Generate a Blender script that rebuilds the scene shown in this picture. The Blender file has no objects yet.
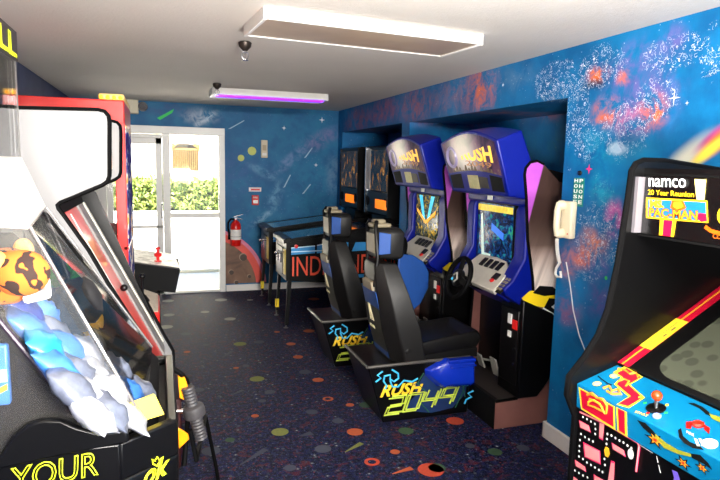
import bpy, bmesh, math, random
from mathutils import Vector, Matrix
random.seed(7)
SC = bpy.context.scene
COL = SC.collection
PI = math.pi

# ------------------------------------------------------------------ room numbers (metres)
XL, XR, YB, YF, H = -1.0, 2.30, 7.80, -2.6, 2.41
REC = 2.95            # back of the recesses in the right wall
EYE = 1.70

# ------------------------------------------------------------------ camera
FPX = 590.0
def _n(v): return v.normalized()
_Y = _n(Vector((-200, -80, 590.0)))
_X = Vector((1755, -36, 590.0)); _X = _n(_X - _X.dot(_Y) * _Y)
_Z = _X.cross(_Y)
CAMR = Matrix((_X, _Y, _Z))           # world = CAMR @ camera(x right, y down, z forward)
CPOS = Vector((0, 0, EYE))
cd = bpy.data.cameras.new('camera')
cd.sensor_width = 36.0
cd.lens = FPX / 720 * 36.0
cd.clip_start = 0.02
cam = bpy.data.objects.new('camera', cd)
COL.objects.link(cam)
r_, d_, f_ = CAMR @ Vector((1, 0, 0)), CAMR @ Vector((0, 1, 0)), CAMR @ Vector((0, 0, 1))
m4 = Matrix.Identity(4)
for i in range(3):
    m4[i][0], m4[i][1], m4[i][2], m4[i][3] = r_[i], -d_[i], -f_[i], CPOS[i]
cam.matrix_world = m4
SC.camera = cam

def on(px, py, ax, v):
    """the point of the real plane axis=v that the photo shows at a pixel (used to measure the place)"""
    d = CAMR @ Vector((px - 360, py - 240, FPX))
    i = 'xyz'.index(ax)
    return CPOS + d * ((v - CPOS[i]) / d[i])

# ------------------------------------------------------------------ materials
def lin(c):
    return tuple((x / 255 / 12.92) if x / 255 <= .04045 else ((x / 255 + .055) / 1.055) ** 2.4 for x in c) + (1.0,)

class NT:
    def __init__(s, name):
        s.m = bpy.data.materials.new(name); s.m.use_nodes = True
        s.t = s.m.node_tree; s.t.nodes.clear()
        s.out = s.n('ShaderNodeOutputMaterial'); s.b = s.n('ShaderNodeBsdfPrincipled')
        s.l(s.b.outputs[0], s.out.inputs[0])
    def n(s, ty, **kw):
        x = s.t.nodes.new(ty)
        for k, v in kw.items(): setattr(x, k, v)
        return x
    def l(s, a, b): s.t.links.new(a, b)
    def put(s, sock, v):
        if hasattr(v, 'links') or hasattr(v, 'is_linked'): s.l(v, sock)
        else: sock.default_value = v
    def math(s, op, a, b=0.0, c=None, clamp=False):
        x = s.n('ShaderNodeMath', operation=op); x.use_clamp = clamp
        s.put(x.inputs[0], a); s.put(x.inputs[1], b)
        if c is not None: s.put(x.inputs[2], c)
        return x.outputs[0]
    def mix(s, f, a, b):
        x = s.n('ShaderNodeMix', data_type='RGBA')
        s.put(x.inputs[0], f); s.put(x.inputs[6], a); s.put(x.inputs[7], b)
        return x.outputs[2]
    def step(s, v, lo, hi):
        x = s.n('ShaderNodeMapRange'); x.interpolation_type = 'SMOOTHSTEP'
        s.put(x.inputs[0], v); x.inputs[1].default_value = lo; x.inputs[2].default_value = hi
        return x.outputs[0]
    def coord(s):
        return s.n('ShaderNodeTexCoord').outputs['Object']
    def noise(s, vec, scale, detail=3.0, rough=.55, dist=0.0):
        x = s.n('ShaderNodeTexNoise'); s.l(vec, x.inputs['Vector'])
        x.inputs['Scale'].default_value = scale; x.inputs['Detail'].default_value = detail
        x.inputs['Roughness'].default_value = rough; x.inputs['Distortion'].default_value = dist
        return x.outputs['Fac']
    def vor(s, vec, scale, feature='F1', rnd=1.0):
        x = s.n('ShaderNodeTexVoronoi', feature=feature); s.l(vec, x.inputs['Vector'])
        x.inputs['Scale'].default_value = scale; x.inputs['Randomness'].default_value = rnd
        return x
    def bump(s, hgt, strength, dist=.01):
        x = s.n('ShaderNodeBump'); x.inputs['Strength'].default_value = strength; x.inputs['Distance'].default_value = dist
        s.l(hgt, x.inputs['Height']); s.l(x.outputs[0], s.b.inputs['Normal'])

_mc = {}
def mat(name, rgb, rough=.5, metal=0.0, emit=0.0, var=.06, scale=14.0, bump=0.0, coat=0.0, spec=.5):
    if name in _mc: return _mc[name]
    k = NT(name); c = lin(rgb)
    nz = k.noise(k.coord(), scale)
    dk = tuple(x * (1 - var) for x in c[:3]) + (1,); lt = tuple(min(1, x * (1 + var)) for x in c[:3]) + (1,)
    col = k.mix(nz, dk, lt)
    k.l(col, k.b.inputs['Base Color'])
    k.b.inputs['Roughness'].default_value = rough; k.b.inputs['Metallic'].default_value = metal
    k.b.inputs['Specular IOR Level'].default_value = spec
    k.b.inputs['Coat Weight'].default_value = coat
    if emit:
        k.l(col, k.b.inputs['Emission Color']); k.b.inputs['Emission Strength'].default_value = emit
    if bump: k.bump(nz, bump)
    _mc[name] = k.m
    return k.m

def glass(name, rgb=(255, 255, 255), alpha=.06, rough=.03, spec=1.0):
    """clear sheet: see-through with real reflections and a faint film of dust"""
    k = NT(name)
    nz = k.noise(k.coord(), 3.0)
    k.b.inputs['Base Color'].default_value = lin(rgb); k.b.inputs['Roughness'].default_value = .5
    tr = k.n('ShaderNodeBsdfTransparent'); gl = k.n('ShaderNodeBsdfGlossy'); gl.inputs['Roughness'].default_value = rough
    lw = k.n('ShaderNodeFresnel'); lw.inputs['IOR'].default_value = 1.45
    m1 = k.n('ShaderNodeMixShader'); m2 = k.n('ShaderNodeMixShader')
    k.l(k.math('MULTIPLY_ADD', nz, alpha * .6, alpha * .7), m1.inputs[0]); k.l(tr.outputs[0], m1.inputs[1]); k.l(k.b.outputs[0], m1.inputs[2])
    k.l(k.math('MULTIPLY', lw.outputs[0], spec), m2.inputs[0]); k.l(m1.outputs[0], m2.inputs[1]); k.l(gl.outputs[0], m2.inputs[2])
    k.l(m2.outputs[0], k.out.inputs[0])
    return k.m

def art(name, stops, scale=6.0, emit=0.0, warp=1.5, rough=.3, stretch=(1, 1, 1), kind='noise'):
    """printed or backlit picture: an abstract colour pattern"""
    k = NT(name)
    mp = k.n('ShaderNodeMapping'); mp.inputs['Scale'].default_value = stretch
    k.l(k.coord(), mp.inputs[0])
    if kind == 'noise': v = k.noise(mp.outputs[0], scale, 5, .6, warp)
    else: v = k.vor(mp.outputs[0], scale).outputs['Color']
    rp = k.n('ShaderNodeValToRGB'); k.l(v, rp.inputs[0])
    el = rp.color_ramp.elements
    while len(el) < len(stops): el.new(.5)
    for e, (p, c) in zip(el, stops): e.position = p; e.color = lin(c)
    k.l(rp.outputs[0], k.b.inputs['Base Color']); k.b.inputs['Roughness'].default_value = rough
    if emit:
        k.l(rp.outputs[0], k.b.inputs['Emission Color']); k.b.inputs['Emission Strength'].default_value = emit
    return k.m

# ------------------------------------------------------------------ mesh builder
class MB:
    def __init__(s): s.v = []; s.f = []; s.mi = []; s.m = 0
    def add(s, vs, fs):
        o = len(s.v); s.v += [Vector(p) for p in vs]
        for f in fs: s.f.append([o + i for i in f]); s.mi.append(s.m)
        return s
    def box(s, x0, x1, y0, y1, z0, z1):
        vs = [(x, y, z) for z in (z0, z1) for y in (y0, y1) for x in (x0, x1)]
        return s.add(vs, [(0, 2, 3, 1), (4, 5, 7, 6), (0, 1, 5, 4), (2, 6, 7, 3), (0, 4, 6, 2), (1, 3, 7, 5)])
    def hull8(s, a, b):
        """two matching polygons joined"""
        n = len(a)
        return s.add(list(a) + list(b), [tuple(range(n))[::-1], tuple(range(n, 2 * n))] +
                     [(i, (i + 1) % n, n + (i + 1) % n, n + i) for i in range(n)])
    def prism(s, pts, ax, lo, hi):
        """polygon in the two axes other than ax, extruded along ax"""
        def p(q, w):
            return {'x': (w, q[0], q[1]), 'y': (q[0], w, q[1]), 'z': (q[0], q[1], w)}[ax]
        return s.hull8([p(q, lo) for q in pts], [p(q, hi) for q in pts])
    def slab(s, pts, thick):
        """flat polygon of 3-D points with a thickness vector"""
        t = Vector(thick)
        return s.hull8([Vector(p) for p in pts], [Vector(p) + t for p in pts])
    def loft(s, rings, cap=True):
        n = len(rings[0]); o = len(s.v)
        vs = [p for r in rings for p in r]
        fs = []
        for k in range(len(rings) - 1):
            for i in range(n):
                j = (i + 1) % n
                fs.append((k * n + i, k * n + j, (k + 1) * n + j, (k + 1) * n + i))
        if cap:
            fs.append(tuple(range(n))[::-1]); fs.append(tuple(range((len(rings) - 1) * n, len(rings) * n)))
        return s.add(vs, fs)
    def tube(s, pts, r, n=8, r2=None):
        pts = [Vector(p) for p in pts]; rings = []
        t = (pts[1] - pts[0]).normalized()
        u = t.orthogonal().normalized()
        for i, p in enumerate(pts):
            if i == 0: t = pts[1] - pts[0]
            elif i == len(pts) - 1: t = pts[-1] - pts[-2]
            else: t = pts[i + 1] - pts[i - 1]
            t = t.normalized(); u = (u - u.dot(t) * t).normalized(); w = t.cross(u)
            rr = r if r2 is None else r + (r2 - r) * i / (len(pts) - 1)
            rings.append([p + rr * (math.cos(a) * u + math.sin(a) * w) for a in [2 * PI * k / n for k in range(n)]])
        return s.loft(rings)
    def lathe(s, prof, c, axis=(0, 0, 1), n=16):
        c = Vector(c); t = Vector(axis).normalized(); u = t.orthogonal().normalized(); w = t.cross(u)
        rings = [[c + h * t + max(r, 1e-4) * (math.cos(a) * u + math.sin(a) * w) for a in [2 * PI * k / n for k in range(n)]] for r, h in prof]
        return s.loft(rings)
    def ball(s, c, r, n=14, sq=(1, 1, 1)):
        c = Vector(c)
        rings = []
        for k in range(1, n):
            a = PI * k / n - PI / 2
            rings.append([c + Vector((sq[0] * r * math.cos(a) * math.cos(b), sq[1] * r * math.cos(a) * math.sin(b), sq[2] * r * math.sin(a))) for b in [2 * PI * q / (n + 2) for q in range(n + 2)]])
        return s.loft(rings)
    def build(s, name, m, parent=None, off=(0, 0, 0), bevel=0.0, smooth=40, seg=2):
        off = Vector(off)
        me = bpy.data.meshes.new(name)
        me.from_pydata([tuple(p - off) for p in s.v], [], s.f)
        for q in (m if isinstance(m, (list, tuple)) else [m]): me.materials.append(q)
        me.polygons.foreach_set('material_index', s.mi)
        bm = bmesh.new(); bm.from_mesh(me); bmesh.ops.recalc_face_normals(bm, faces=bm.faces); bm.to_mesh(me); bm.free()
        me.polygons.foreach_set('use_smooth', [True] * len(me.polygons))
        me.set_sharp_from_angle(angle=math.radians(smooth))
        o = bpy.data.objects.new(name, me); COL.objects.link(o)
        if parent: o.parent = parent
        else: o.location = off
        if bevel:
            b = o.modifiers.new('bevel', 'BEVEL'); b.width = bevel; b.segments = seg; b.limit_method = 'ANGLE'; b.angle_limit = math.radians(35)
        return o

def tag(o, label=None, cat=None, group=None, kind=None):
    if label: o['label'] = label
    if cat: o['category'] = cat
    if group: o['group'] = group
    if kind: o['kind'] = kind
    return o
def root(name, loc, label, cat, group=None):
    o = bpy.data.objects.new(name, None); o.empty_display_size = .1; COL.objects.link(o); o.location = loc
    return tag(o, label, cat, group)
def copy_tree(o, parent=None):
    c = o.copy(); COL.objects.link(c)
    if parent: c.parent = parent
    for ch in list(o.children): copy_tree(ch, c)
    return c

def text(name, s, P, U, V, m, parent=None, off=(0, 0, 0), thick=.002, outline=0.0, shear=0.0, weight=0.0):
    """lettering filling the parallelogram P, P+U, P+U+V, P+V"""
    cu = bpy.data.curves.new(name, 'FONT'); cu.body = s; cu.size = 1.0; cu.shear = shear
    cu.align_x = 'CENTER' if '\n' in s else 'LEFT'
    cu.resolution_u = 3
    if outline:
        cu.fill_mode = 'NONE'; cu.bevel_depth = outline; cu.bevel_resolution = 0
    else:
        cu.extrude = .01; cu.offset = weight
    to = bpy.data.objects.new(name, cu); COL.objects.link(to)
    bpy.context.view_layer.update()
    me = bpy.data.meshes.new_from_object(to.evaluated_get(bpy.context.evaluated_depsgraph_get()))
    bpy.data.objects.remove(to)
    xs = [v.co.x for v in me.vertices]; ys = [v.co.y for v in me.vertices]; zs = [v.co.z for v in me.vertices]
    P, U, V = Vector(P) - Vector(off), Vector(U), Vector(V); N = U.cross(V).normalized()
    for v in me.vertices:
        a = (v.co.x - min(xs)) / (max(xs) - min(xs)); b = (v.co.y - min(ys)) / (max(ys) - min(ys))
        c = (v.co.z - min(zs)) / max(1e-6, max(zs) - min(zs))
        v.co = P + a * U + b * V + N * thick * c
    me.materials.clear(); me.materials.append(m)
    me.name = name
    o = bpy.data.objects.new(name, me); COL.objects.link(o)
    if parent: o.parent = parent
    else: o.location = off
    return o

BLACK = mat('black_laminate', (7, 7, 8), .32, spec=.28)
BLACKM = mat('black_matt', (5, 5, 6), .7, spec=.2)
RUBBER = mat('black_rubber', (5, 5, 6), .65, spec=.08)
CHROME = mat('chrome', (215, 215, 220), .18, 1.0)
STEEL = mat('brushed_steel', (150, 150, 150), .38, 1.0)
WHITEP = mat('white_paint', (228, 226, 220), .5)
RED = mat('red_enamel', (205, 22, 16), .3, coat=.3)
YEL = mat('yellow_print', (250, 215, 30), .45)
WHT = mat('white_print', (245, 245, 240), .5)

# ================================================================== THE SETTING
# ---- carpet
def carpet():
    k = NT('space_carpet'); co = k.coord()
    n1 = k.noise(co, 34, 4); n2 = k.noise(co, 17, 4, .6, .5); n3 = k.noise(co, 52, 3); n4 = k.noise(co, 150, 2)
    base = k.mix(k.step(n1, .42, .60), lin((8, 9, 24)), lin((20, 28, 70)))
    base = k.mix(k.step(n2, .54, .64), base, lin((74, 26, 32)))
    base = k.mix(k.step(n3, .56, .66), base, lin((52, 64, 74)))
    base = k.mix(k.step(n4, .60, .70), base, lin((84, 86, 104)))
    for sc_, lo, col_, col2, rad in ((15, .35, (84, 92, 92), (150, 156, 150), .17), (33, .5, (112, 44, 38), (150, 70, 60), .2), (40, .45, (66, 78, 112), (120, 130, 150), .2)):
        vo = k.vor(co, sc_); rc = k.n('ShaderNodeSeparateColor'); k.l(vo.outputs['Color'], rc.inputs[0])
        keep = k.math('GREATER_THAN', rc.outputs[0], lo)
        big = k.math('MULTIPLY', k.math('LESS_THAN', vo.outputs['Distance'], rad), keep); tiny = k.math('MULTIPLY', k.math('LESS_THAN', vo.outputs['Distance'], rad * .4), keep)
        base = k.mix(k.math('MULTIPLY', big, .6), base, lin(col_)); base = k.mix(tiny, base, lin(col2))
    k.l(base, k.b.inputs['Base Color']); k.b.inputs['Roughness'].default_value = .7
    k.b.inputs['Specular IOR Level'].default_value = .22
    k.b.inputs['Specular Tint'].default_value = (.45, .55, 1, 1)
    k.bump(k.noise(co, 420, 2), .5, .004)
    return k.m
fl = MB()
fl.box(XL - .1, REC + .1, YF - .1, YB + .02, -.1, 0)
CP = {'o': mat('carpet_orange', (164, 76, 36), .9, var=.25, scale=60), 'g': mat('carpet_olive', (104, 108, 50), .9, var=.25, scale=60),
      'w': mat('carpet_cream', (140, 142, 136), .9, var=.25, scale=60), 'k': mat('carpet_grey', (56, 60, 74), .9, var=.25, scale=60),
      'r': mat('carpet_red', (170, 58, 30), .9, var=.25, scale=60), 't': mat('carpet_green', (46, 74, 48), .9, var=.25, scale=60)}
keys = list(CP)
def spot(px, py, key, r, ring=False):
    c = on(px, py, 'z', 0); fl.m = 1 + keys.index(key)
    z = .0012
    pts = [(c.x + r * math.cos(a), c.y + r * math.sin(a), z) for a in [2 * PI * q / 20 for q in range(20)]]
    if ring:
        inn = [(c.x + .55 * r * math.cos(a), c.y + .55 * r * math.sin(a), z) for a in [2 * PI * q / 20 for q in range(20)]]
        fl.add(pts + inn, [(i, (i + 1) % 20, 20 + (i + 1) % 20, 20 + i) for i in range(20)])
    else: fl.add(pts, [tuple(range(20))])
for a in [(280, 432, 'g', .055), (257, 379, 'g', .058), (240, 344, 'g', .06), (230, 319, 'w', .062), (221, 300, 'w', .075), (355, 432, 'o', .052),
          (372, 462, 'r', .045, 1), (318, 380, 'o', .045), (328, 399, 'o', .04, 1), (298, 357, 'o', .045), (291, 344, 'o', .045), (309, 331, 'o', .058),
          (314, 299, 'o', .07), (255, 416, 'o', .026), (199, 390, 'k', .04), (211, 451, 'k', .055), (366, 405, 't', .05), (338, 421, 'k', .04),
          (323, 449, 'k', .05), (290, 468, 'k', .035), (236, 368, 'o', .024), (431, 470, 'r', .075), (455, 421, 'r', .06), (406, 431, 't', .05),
          (495, 452, 't', .045), (437, 468, 't', .05), (166, 327, 'w', .07), (169, 315, 'w', .06), (168, 301, 'w', .07), (262, 401, 'k', .03),
          (186, 334, 'k', .05), (206, 345, 'k', .03), (246, 366, 'k', .03), (270, 392, 'k', .04), (305, 372, 'k', .05), (312, 412, 'k', .04),
          (230, 440, 't', .03), (259, 342, 'k', .05), (277, 332, 'o', .03), (250, 300, 'w', .04), (205, 312, 'w', .05), (187, 352, 'o', .03),
          (350, 405, 'o', .03), (523, 448, 'k', .04), (470, 446, 'k', .03), (395, 452, 'o', .03)]: spot(*a)
for x0, y0, x1, y1, wd, key in [(232, 395, 243, 390, .018, 'k'), (240, 465, 266, 449, .022, 'k'), (222, 358, 232, 351, .02, 'k'), (275, 308, 285, 304, .03, 'k'),
                                (360, 388, 375, 402, .02, 't'), (392, 474, 412, 468, .02, 'o'), (300, 436, 312, 433, .03, 'k'), (345, 452, 362, 443, .02, 'g')]:
    a, b = on(x0, y0, 'z', .0012), on(x1, y1, 'z', .0012); t = (b - a).normalized(); u = Vector((-t.y, t.x, 0)) * wd
    fl.m = 1 + keys.index(key); fl.add([a - u * .2, b - u, b + u, a + u * .2], [(0, 1, 2, 3)])
tag(fl.build('floor', [carpet()] + [CP[q] for q in keys]), kind='structure')

# ---- ceiling
def plaster():
    k = NT('ceiling_plaster'); co = k.coord()
    n = k.noise(co, 60, 5, .65)
    k.l(k.mix(k.noise(co, 1.3, 3), lin((205, 199, 190)), lin((222, 216, 208))), k.b.inputs['Base Color'])
    k.b.inputs['Roughness'].default_value = .9; k.bump(n, .35, .012)
    return k.m
tag(MB().box(XL - .1, REC + .1, YF - .1, YB + .1, H, H + .12).build('ceiling', plaster()), kind='structure')

# ---- painted walls
def mural(name, axes, base, base2, blobs):
    k = NT(name); co = k.coord()
    sp = k.n('ShaderNodeSeparateXYZ'); k.l(co, sp.inputs[0])
    u, v = sp.outputs[axes[0]], sp.outputs[axes[1]]
    n1 = k.noise(co, 3.2, 6, .6); n2 = k.noise(co, 9, 6, .7, .6); n3 = k.noise(co, 45, 3)
    col = k.mix(k.step(n1, .38, .66), lin(base), lin(base2))
    wob = k.n('ShaderNodeVectorMath', operation='MULTIPLY_ADD'); nc = k.n('ShaderNodeTexNoise'); nc.inputs['Scale'].default_value = 22
    k.l(co, nc.inputs['Vector']); k.l(nc.outputs['Color'], wob.inputs[0]); wob.inputs[1].default_value = (.05, .05, .05); k.l(co, wob.inputs[2])
    vr = k.vor(wob.outputs[0], 50).outputs['Distance']
    ring = k.math('LESS_THAN', k.math('ABSOLUTE', k.math('SUBTRACT', vr, .44)), .036)
    ring = k.math('MULTIPLY', ring, k.step(n3, .42, .5))
    speck = k.math('LESS_THAN', k.vor(co, 30).outputs['Distance'], .085)
    for (cu, cv, ru, rv, rot, c, kind, dens) in blobs:
        du = k.math('SUBTRACT', u, cu); dv = k.math('SUBTRACT', v, cv)
        cr, sr = math.cos(rot), math.sin(rot)
        a = k.math('ADD', k.math('MULTIPLY', du, cr / ru), k.math('MULTIPLY', dv, sr / ru))
        b = k.math('ADD', k.math('MULTIPLY', du, -sr / rv), k.math('MULTIPLY', dv, cr / rv))
        d = k.math('SUBTRACT', 1.0, k.math('SQRT', k.math('ADD', k.math('MULTIPLY', a, a), k.math('MULTIPLY', b, b))), clamp=True)
        if kind == 'spray': f = k.math('MULTIPLY', k.step(d, 0, .8), k.step(n2, .36, .66))
        elif kind == 'soft': f = k.step(d, 0, .9)
        elif kind == 'scrib': f = k.math('MULTIPLY', k.step(k.math('ADD', d, k.math('SUBTRACT', n2, .5)), .12, .3), ring)
        elif kind == 'speck': f = k.math('MULTIPLY', k.step(d, 0, .5), speck)
        col = k.mix(k.math('MULTIPLY', f, dens), col, lin(c))
    k.l(col, k.b.inputs['Base Color']); k.b.inputs['Roughness'].default_value = .55
    k.b.inputs['Specular IOR Level'].default_value = .3
    k.bump(k.noise(co, 120, 3), .12, .004)
    return k.m
def rb(px, py, rx, ry, c, kind, dens=1.0, rot=0):        # on the right wall
    p = on(px, py, 'x', XR); a = on(px + rx, py, 'x', XR); b = on(px, py + ry, 'x', XR)
    return (p.y, p.z, abs(a.y - p.y), abs(b.z - p.z), rot, c, kind, dens)
def bb(px, py, rx, ry, c, kind, dens=1.0, rot=0):        # on the back wall
    p = on(px, py, 'y', YB); a = on(px + rx, py, 'y', YB); b = on(px, py + ry, 'y', YB)
    return (p.x, p.z, abs(a.x - p.x), abs(b.z - p.z), rot, c, kind, dens)
OR, PU, WH, PK = (232, 112, 52), (120, 92, 168), (225, 228, 240), (225, 80, 150)
RB = [rb(480, 90, 26, 34, OR, 'spray', .9), rb(452, 95, 30, 30, (150, 110, 130), 'spray', .7), rb(416, 105, 26, 26, (190, 96, 90), 'spray', .7),
      rb(385, 112, 26, 20, (176, 90, 110), 'spray', .75), rb(358, 122, 22, 22, (168, 84, 92), 'spray', .7), rb(515, 76, 30, 24, (90, 130, 170), 'spray', .6),
      rb(640, 90, 60, 70, PU, 'spray', .65), rb(672, 38, 22, 20, PU, 'spray', .7), rb(630, 55, 26, 20, PU, 'spray', .6),
      rb(598, 74, 16, 13, OR, 'spray', 1.3), rb(623, 78, 10, 12, OR, 'spray', .9), rb(606, 112, 22, 22, OR, 'spray', 1.2), rb(652, 112, 22, 26, OR, 'spray', 1.3),
      rb(628, 122, 26, 24, (200, 110, 150), 'spray', .8), rb(595, 84, 22, 8, (24, 36, 60), 'spray', .8),
      rb(556, 82, 28, 26, WH, 'scrib'), rb(602, 66, 30, 26, WH, 'scrib'), rb(624, 128, 36, 34, WH, 'scrib'), rb(655, 100, 26, 28, WH, 'scrib'),
      rb(577, 112, 16, 46, WH, 'scrib'), rb(585, 142, 16, 26, WH, 'scrib'), rb(672, 55, 44, 22, WH, 'scrib'), rb(712, 60, 18, 18, WH, 'scrib', .8), rb(640, 40, 40, 22, WH, 'speck', .8),
      rb(618, 148, 14, 9, WH, 'spray', 1.5), rb(600, 148, 50, 30, (20, 150, 190), 'spray', .6), rb(640, 150, 30, 24, (20, 150, 190), 'soft', .35),
      rb(604, 188, 22, 24, (20, 160, 190), 'spray', .8), rb(604, 190, 14, 14, (150, 210, 220), 'scrib', .35),
      rb(614, 218, 14, 26, (214, 96, 170), 'spray', 1.0), rb(592, 246, 22, 26, (206, 124, 96), 'spray', 1.1), rb(582, 260, 14, 14, OR, 'spray', .9),
      rb(596, 236, 30, 40, WH, 'scrib', .7), rb(612, 225, 16, 30, WH, 'scrib', .6), rb(588, 268, 18, 18, WH, 'scrib', .6), rb(568, 262, 14, 30, (200, 120, 110), 'spray', .7),
      rb(568, 308, 20, 28, (150, 92, 130), 'spray', .8), rb(598, 300, 20, 30, (96, 80, 150), 'spray', .7), rb(580, 300, 30, 60, WH, 'speck', .5), rb(600, 270, 14, 18, (120, 80, 170), 'spray', .6),
      rb(686, 158, 50, 17, (206, 206, 190), 'soft', 1.0, -.62), rb(712, 136, 32, 7, (170, 50, 140), 'soft', .9, -.66), rb(720, 140, 42, 13, (238, 110, 40), 'soft', 1.2, -.64), rb(710, 150, 40, 9, (250, 226, 80), 'soft', 1.2, -.64),
      rb(480, 60, 240, 60, WH, 'speck', .45), rb(500, 140, 60, 40, (40, 120, 130), 'spray', .5), rb(560, 340, 30, 90, (60, 130, 190), 'speck', .5), rb(640, 30, 90, 40, (0, 130, 190), 'soft', .3)]
BB = [bb(300, 130, 60, 50, (18, 110, 150), 'spray', .6), bb(312, 200, 34, 60, (26, 120, 160), 'spray', .7), bb(262, 240, 30, 60, (40, 120, 150), 'spray', .5), bb(240, 170, 40, 40, (50, 90, 150), 'spray', .5),
      bb(290, 160, 34, 8, (120, 140, 190), 'spray', .7, .7), bb(262, 218, 24, 5, (130, 170, 200), 'spray', .8, .6), bb(276, 196, 9, 22, (110, 165, 200), 'spray', .8, -.35), bb(262, 172, 22, 6, (110, 165, 200), 'spray', .7, -.5), bb(205, 119, 20, 5, (200, 214, 226), 'spray', .9, .6), bb(320, 140, 30, 12, (140, 120, 170), 'spray', .6, .5),
      bb(200, 116, 26, 12, (176, 190, 206), 'spray', .7), bb(330, 240, 12, 40, (140, 90, 120), 'spray', .6), bb(168, 110, 40, 9, (60, 80, 130), 'spray', .6), bb(333, 175, 10, 30, (120, 150, 180), 'spray', .5), bb(284, 105, 120, 20, WH, 'speck', .35), bb(285, 190, 80, 70, WH, 'speck', .3)]
M_RW = mural('mural_right', 'YZ', (0, 92, 148), (4, 114, 172), RB)
M_BW = mural('mural_back', 'XZ', (10, 88, 136), (24, 108, 152), BB)
M_LW = mural('mural_left', 'YZ', (44, 54, 96), (56, 66, 108), [])

PLANET = art('planet_paint', [(.3, (84, 62, 52)), (.5, (118, 86, 66)), (.7, (140, 104, 82))], 4, 0, .5, .6)
HALO = mat('halo_paint', (226, 84, 70), .6, var=.15)
HALO2 = mat('halo_pink', (214, 120, 150), .6, var=.15)
CRAT = mat('crater_paint', (72, 56, 48), .6, var=.2)
CRAT2 = mat('crater_rim_paint', (150, 124, 104), .6)
STAR = mat('star_paint', (240, 242, 248), .6)
LIME = mat('lime_paint', (196, 206, 110), .6, var=.12)
PINKS = mat('magenta_paint', (238, 50, 130), .6)
GREENS = mat('green_paint', (40, 200, 90), .6)
STREAK = mat('comet_paint', (150, 184, 206), .6, var=.15)

def star4(mb, c, U, V, r, w):
    pts = []
    for q in range(8):
        a = q * PI / 4; rr = r if q % 2 == 0 else w
        pts.append(Vector(c) + rr * math.cos(a) * Vector(U) + rr * math.sin(a) * Vector(V))
    mb.add(pts, [tuple(range(8))])
def disc(mb, c, U, V, r, n=24, rv=None, a0=0, a1=2 * PI):
    c = Vector(c); U = Vector(U); V = Vector(V)
    mb.add([c + r * math.cos(a0 + (a1 - a0) * q / n) * U + (rv or r) * math.sin(a0 + (a1 - a0) * q / n) * V for q in range(n)], [tuple(range(n))])

# right wall: solid between and beside the two recesses, header over them
POST0, POST1, R0, R1, RT = 5.36, 5.55, 3.0, 7.60, 2.12
w = MB()
w.box(XR, REC + .1, YF - .1, R0, 0, H).box(XR, REC + .1, POST0, POST1, 0, RT).box(XR, REC + .1, R1, YB + .1, 0, H)
w.box(XR, REC + .1, R0, R1, RT, H).box(REC, REC + .1, R0, POST0, 0, RT).box(REC, REC + .1, POST1, R1, 0, RT)
ex = XR - .0015
w.m = 1
for px, py, r, ww in [(674, 98, .04, .005), (594, 59, .012, .004), (548, 84, .012, .004), (503, 85, .014, .006), (687, 103, .012, .002)]:
    p = on(px, py, 'x', ex); star4(w, p, (0, 1, 0), (0, 0, 1), r, ww)
w.m = 2; p = on(589, 169, 'x', ex); star4(w, p, (0, 1, 0), (0, 0, 1), .03, .009)
w.m = 3; p = on(606, 278, 'x', ex); disc(w, p, (0, 1, 0), (0, 0, 1), .011)
tag(w.build('wall_right', [M_RW, STAR, PINKS, GREENS]), kind='structure')

# back wall with the doorway and its painted planets
DX0, DX1, DZ = -.70, .735, 2.095
w = MB()
w.box(XL - .1, DX0, YB, YB + .12, 0, H).box(DX1, XR, YB, YB + .12, 0, H).box(DX0, DX1, YB, YB + .12, DZ, H)
ey = YB - .0015
ctr = on(205, 289, 'y', ey); R = (on(263, 289, 'y', ey) - ctr).length
def arcpoly(r0, r1, yy):
    """ring sector on the back wall right of the door frame"""
    A0, A1, N = math.radians(-4), math.radians(92), 40
    def clampx(p): return Vector((max(p.x, DX1 + .055), yy, max(p.z, .1)))
    a = [clampx(ctr + Vector((r1 * math.cos(A0 + (A1 - A0) * q / N), 0, r1 * math.sin(A0 + (A1 - A0) * q / N)))) for q in range(N + 1)]
    b = [clampx(ctr + Vector((r0 * math.cos(A0 + (A1 - A0) * q / N), 0, r0 * math.sin(A0 + (A1 - A0) * q / N)))) for q in range(N + 1)]
    return a, b
w.m = 1
a, b = arcpoly(0, R * .88, ey)
w.add(a + [Vector((DX1 + .055, ey, .1))], [tuple(range(len(a) + 1))])
w.m = 2; a, b = arcpoly(R * .88, R, ey); w.add(a + b, [(i, i + 1, len(a) + i + 1, len(a) + i) for i in range(len(a) - 1)])
w.m = 3; a, b = arcpoly(R, R * 1.06, ey); w.add(a + b, [(i, i + 1, len(a) + i + 1, len(a) + i) for i in range(len(a) - 1)])
for px, py, r in [(243, 257, .045), (231, 272, .03), (249, 276, .022), (236, 282, .025)]:
    w.m = 5; p = on(px, py, 'y', ey - .0006); disc(w, p, (1, 0, 0), (0, 0, 1), r * 1.15)
    w.m = 4; p = on(px + .5, py + .5, 'y', ey - .0012); disc(w, p, (1, 0, 0), (0, 0, 1), r)
w.m = 6
for px, py, r in [(252, 151, .055), (241, 158, .042)]: disc(w, on(px, py, 'y', ey), (1, 0, 0), (0, 0, 1), r)
w.m = 7
for px, py, r in [(284, 128, .032), (322, 120, .04), (330, 230, .02), (316, 165, .03)]: star4(w, on(px, py, 'y', ey), (1, 0, 0), (0, 0, 1), r, r * .25)
w.m = 9
p0 = [on(157, 118, 'y', ey), on(174, 109, 'y', ey), on(172, 113, 'y', ey), on(160, 120, 'y', ey)]; w.add(p0, [(0, 1, 2, 3)])
w.m = 8
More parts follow.
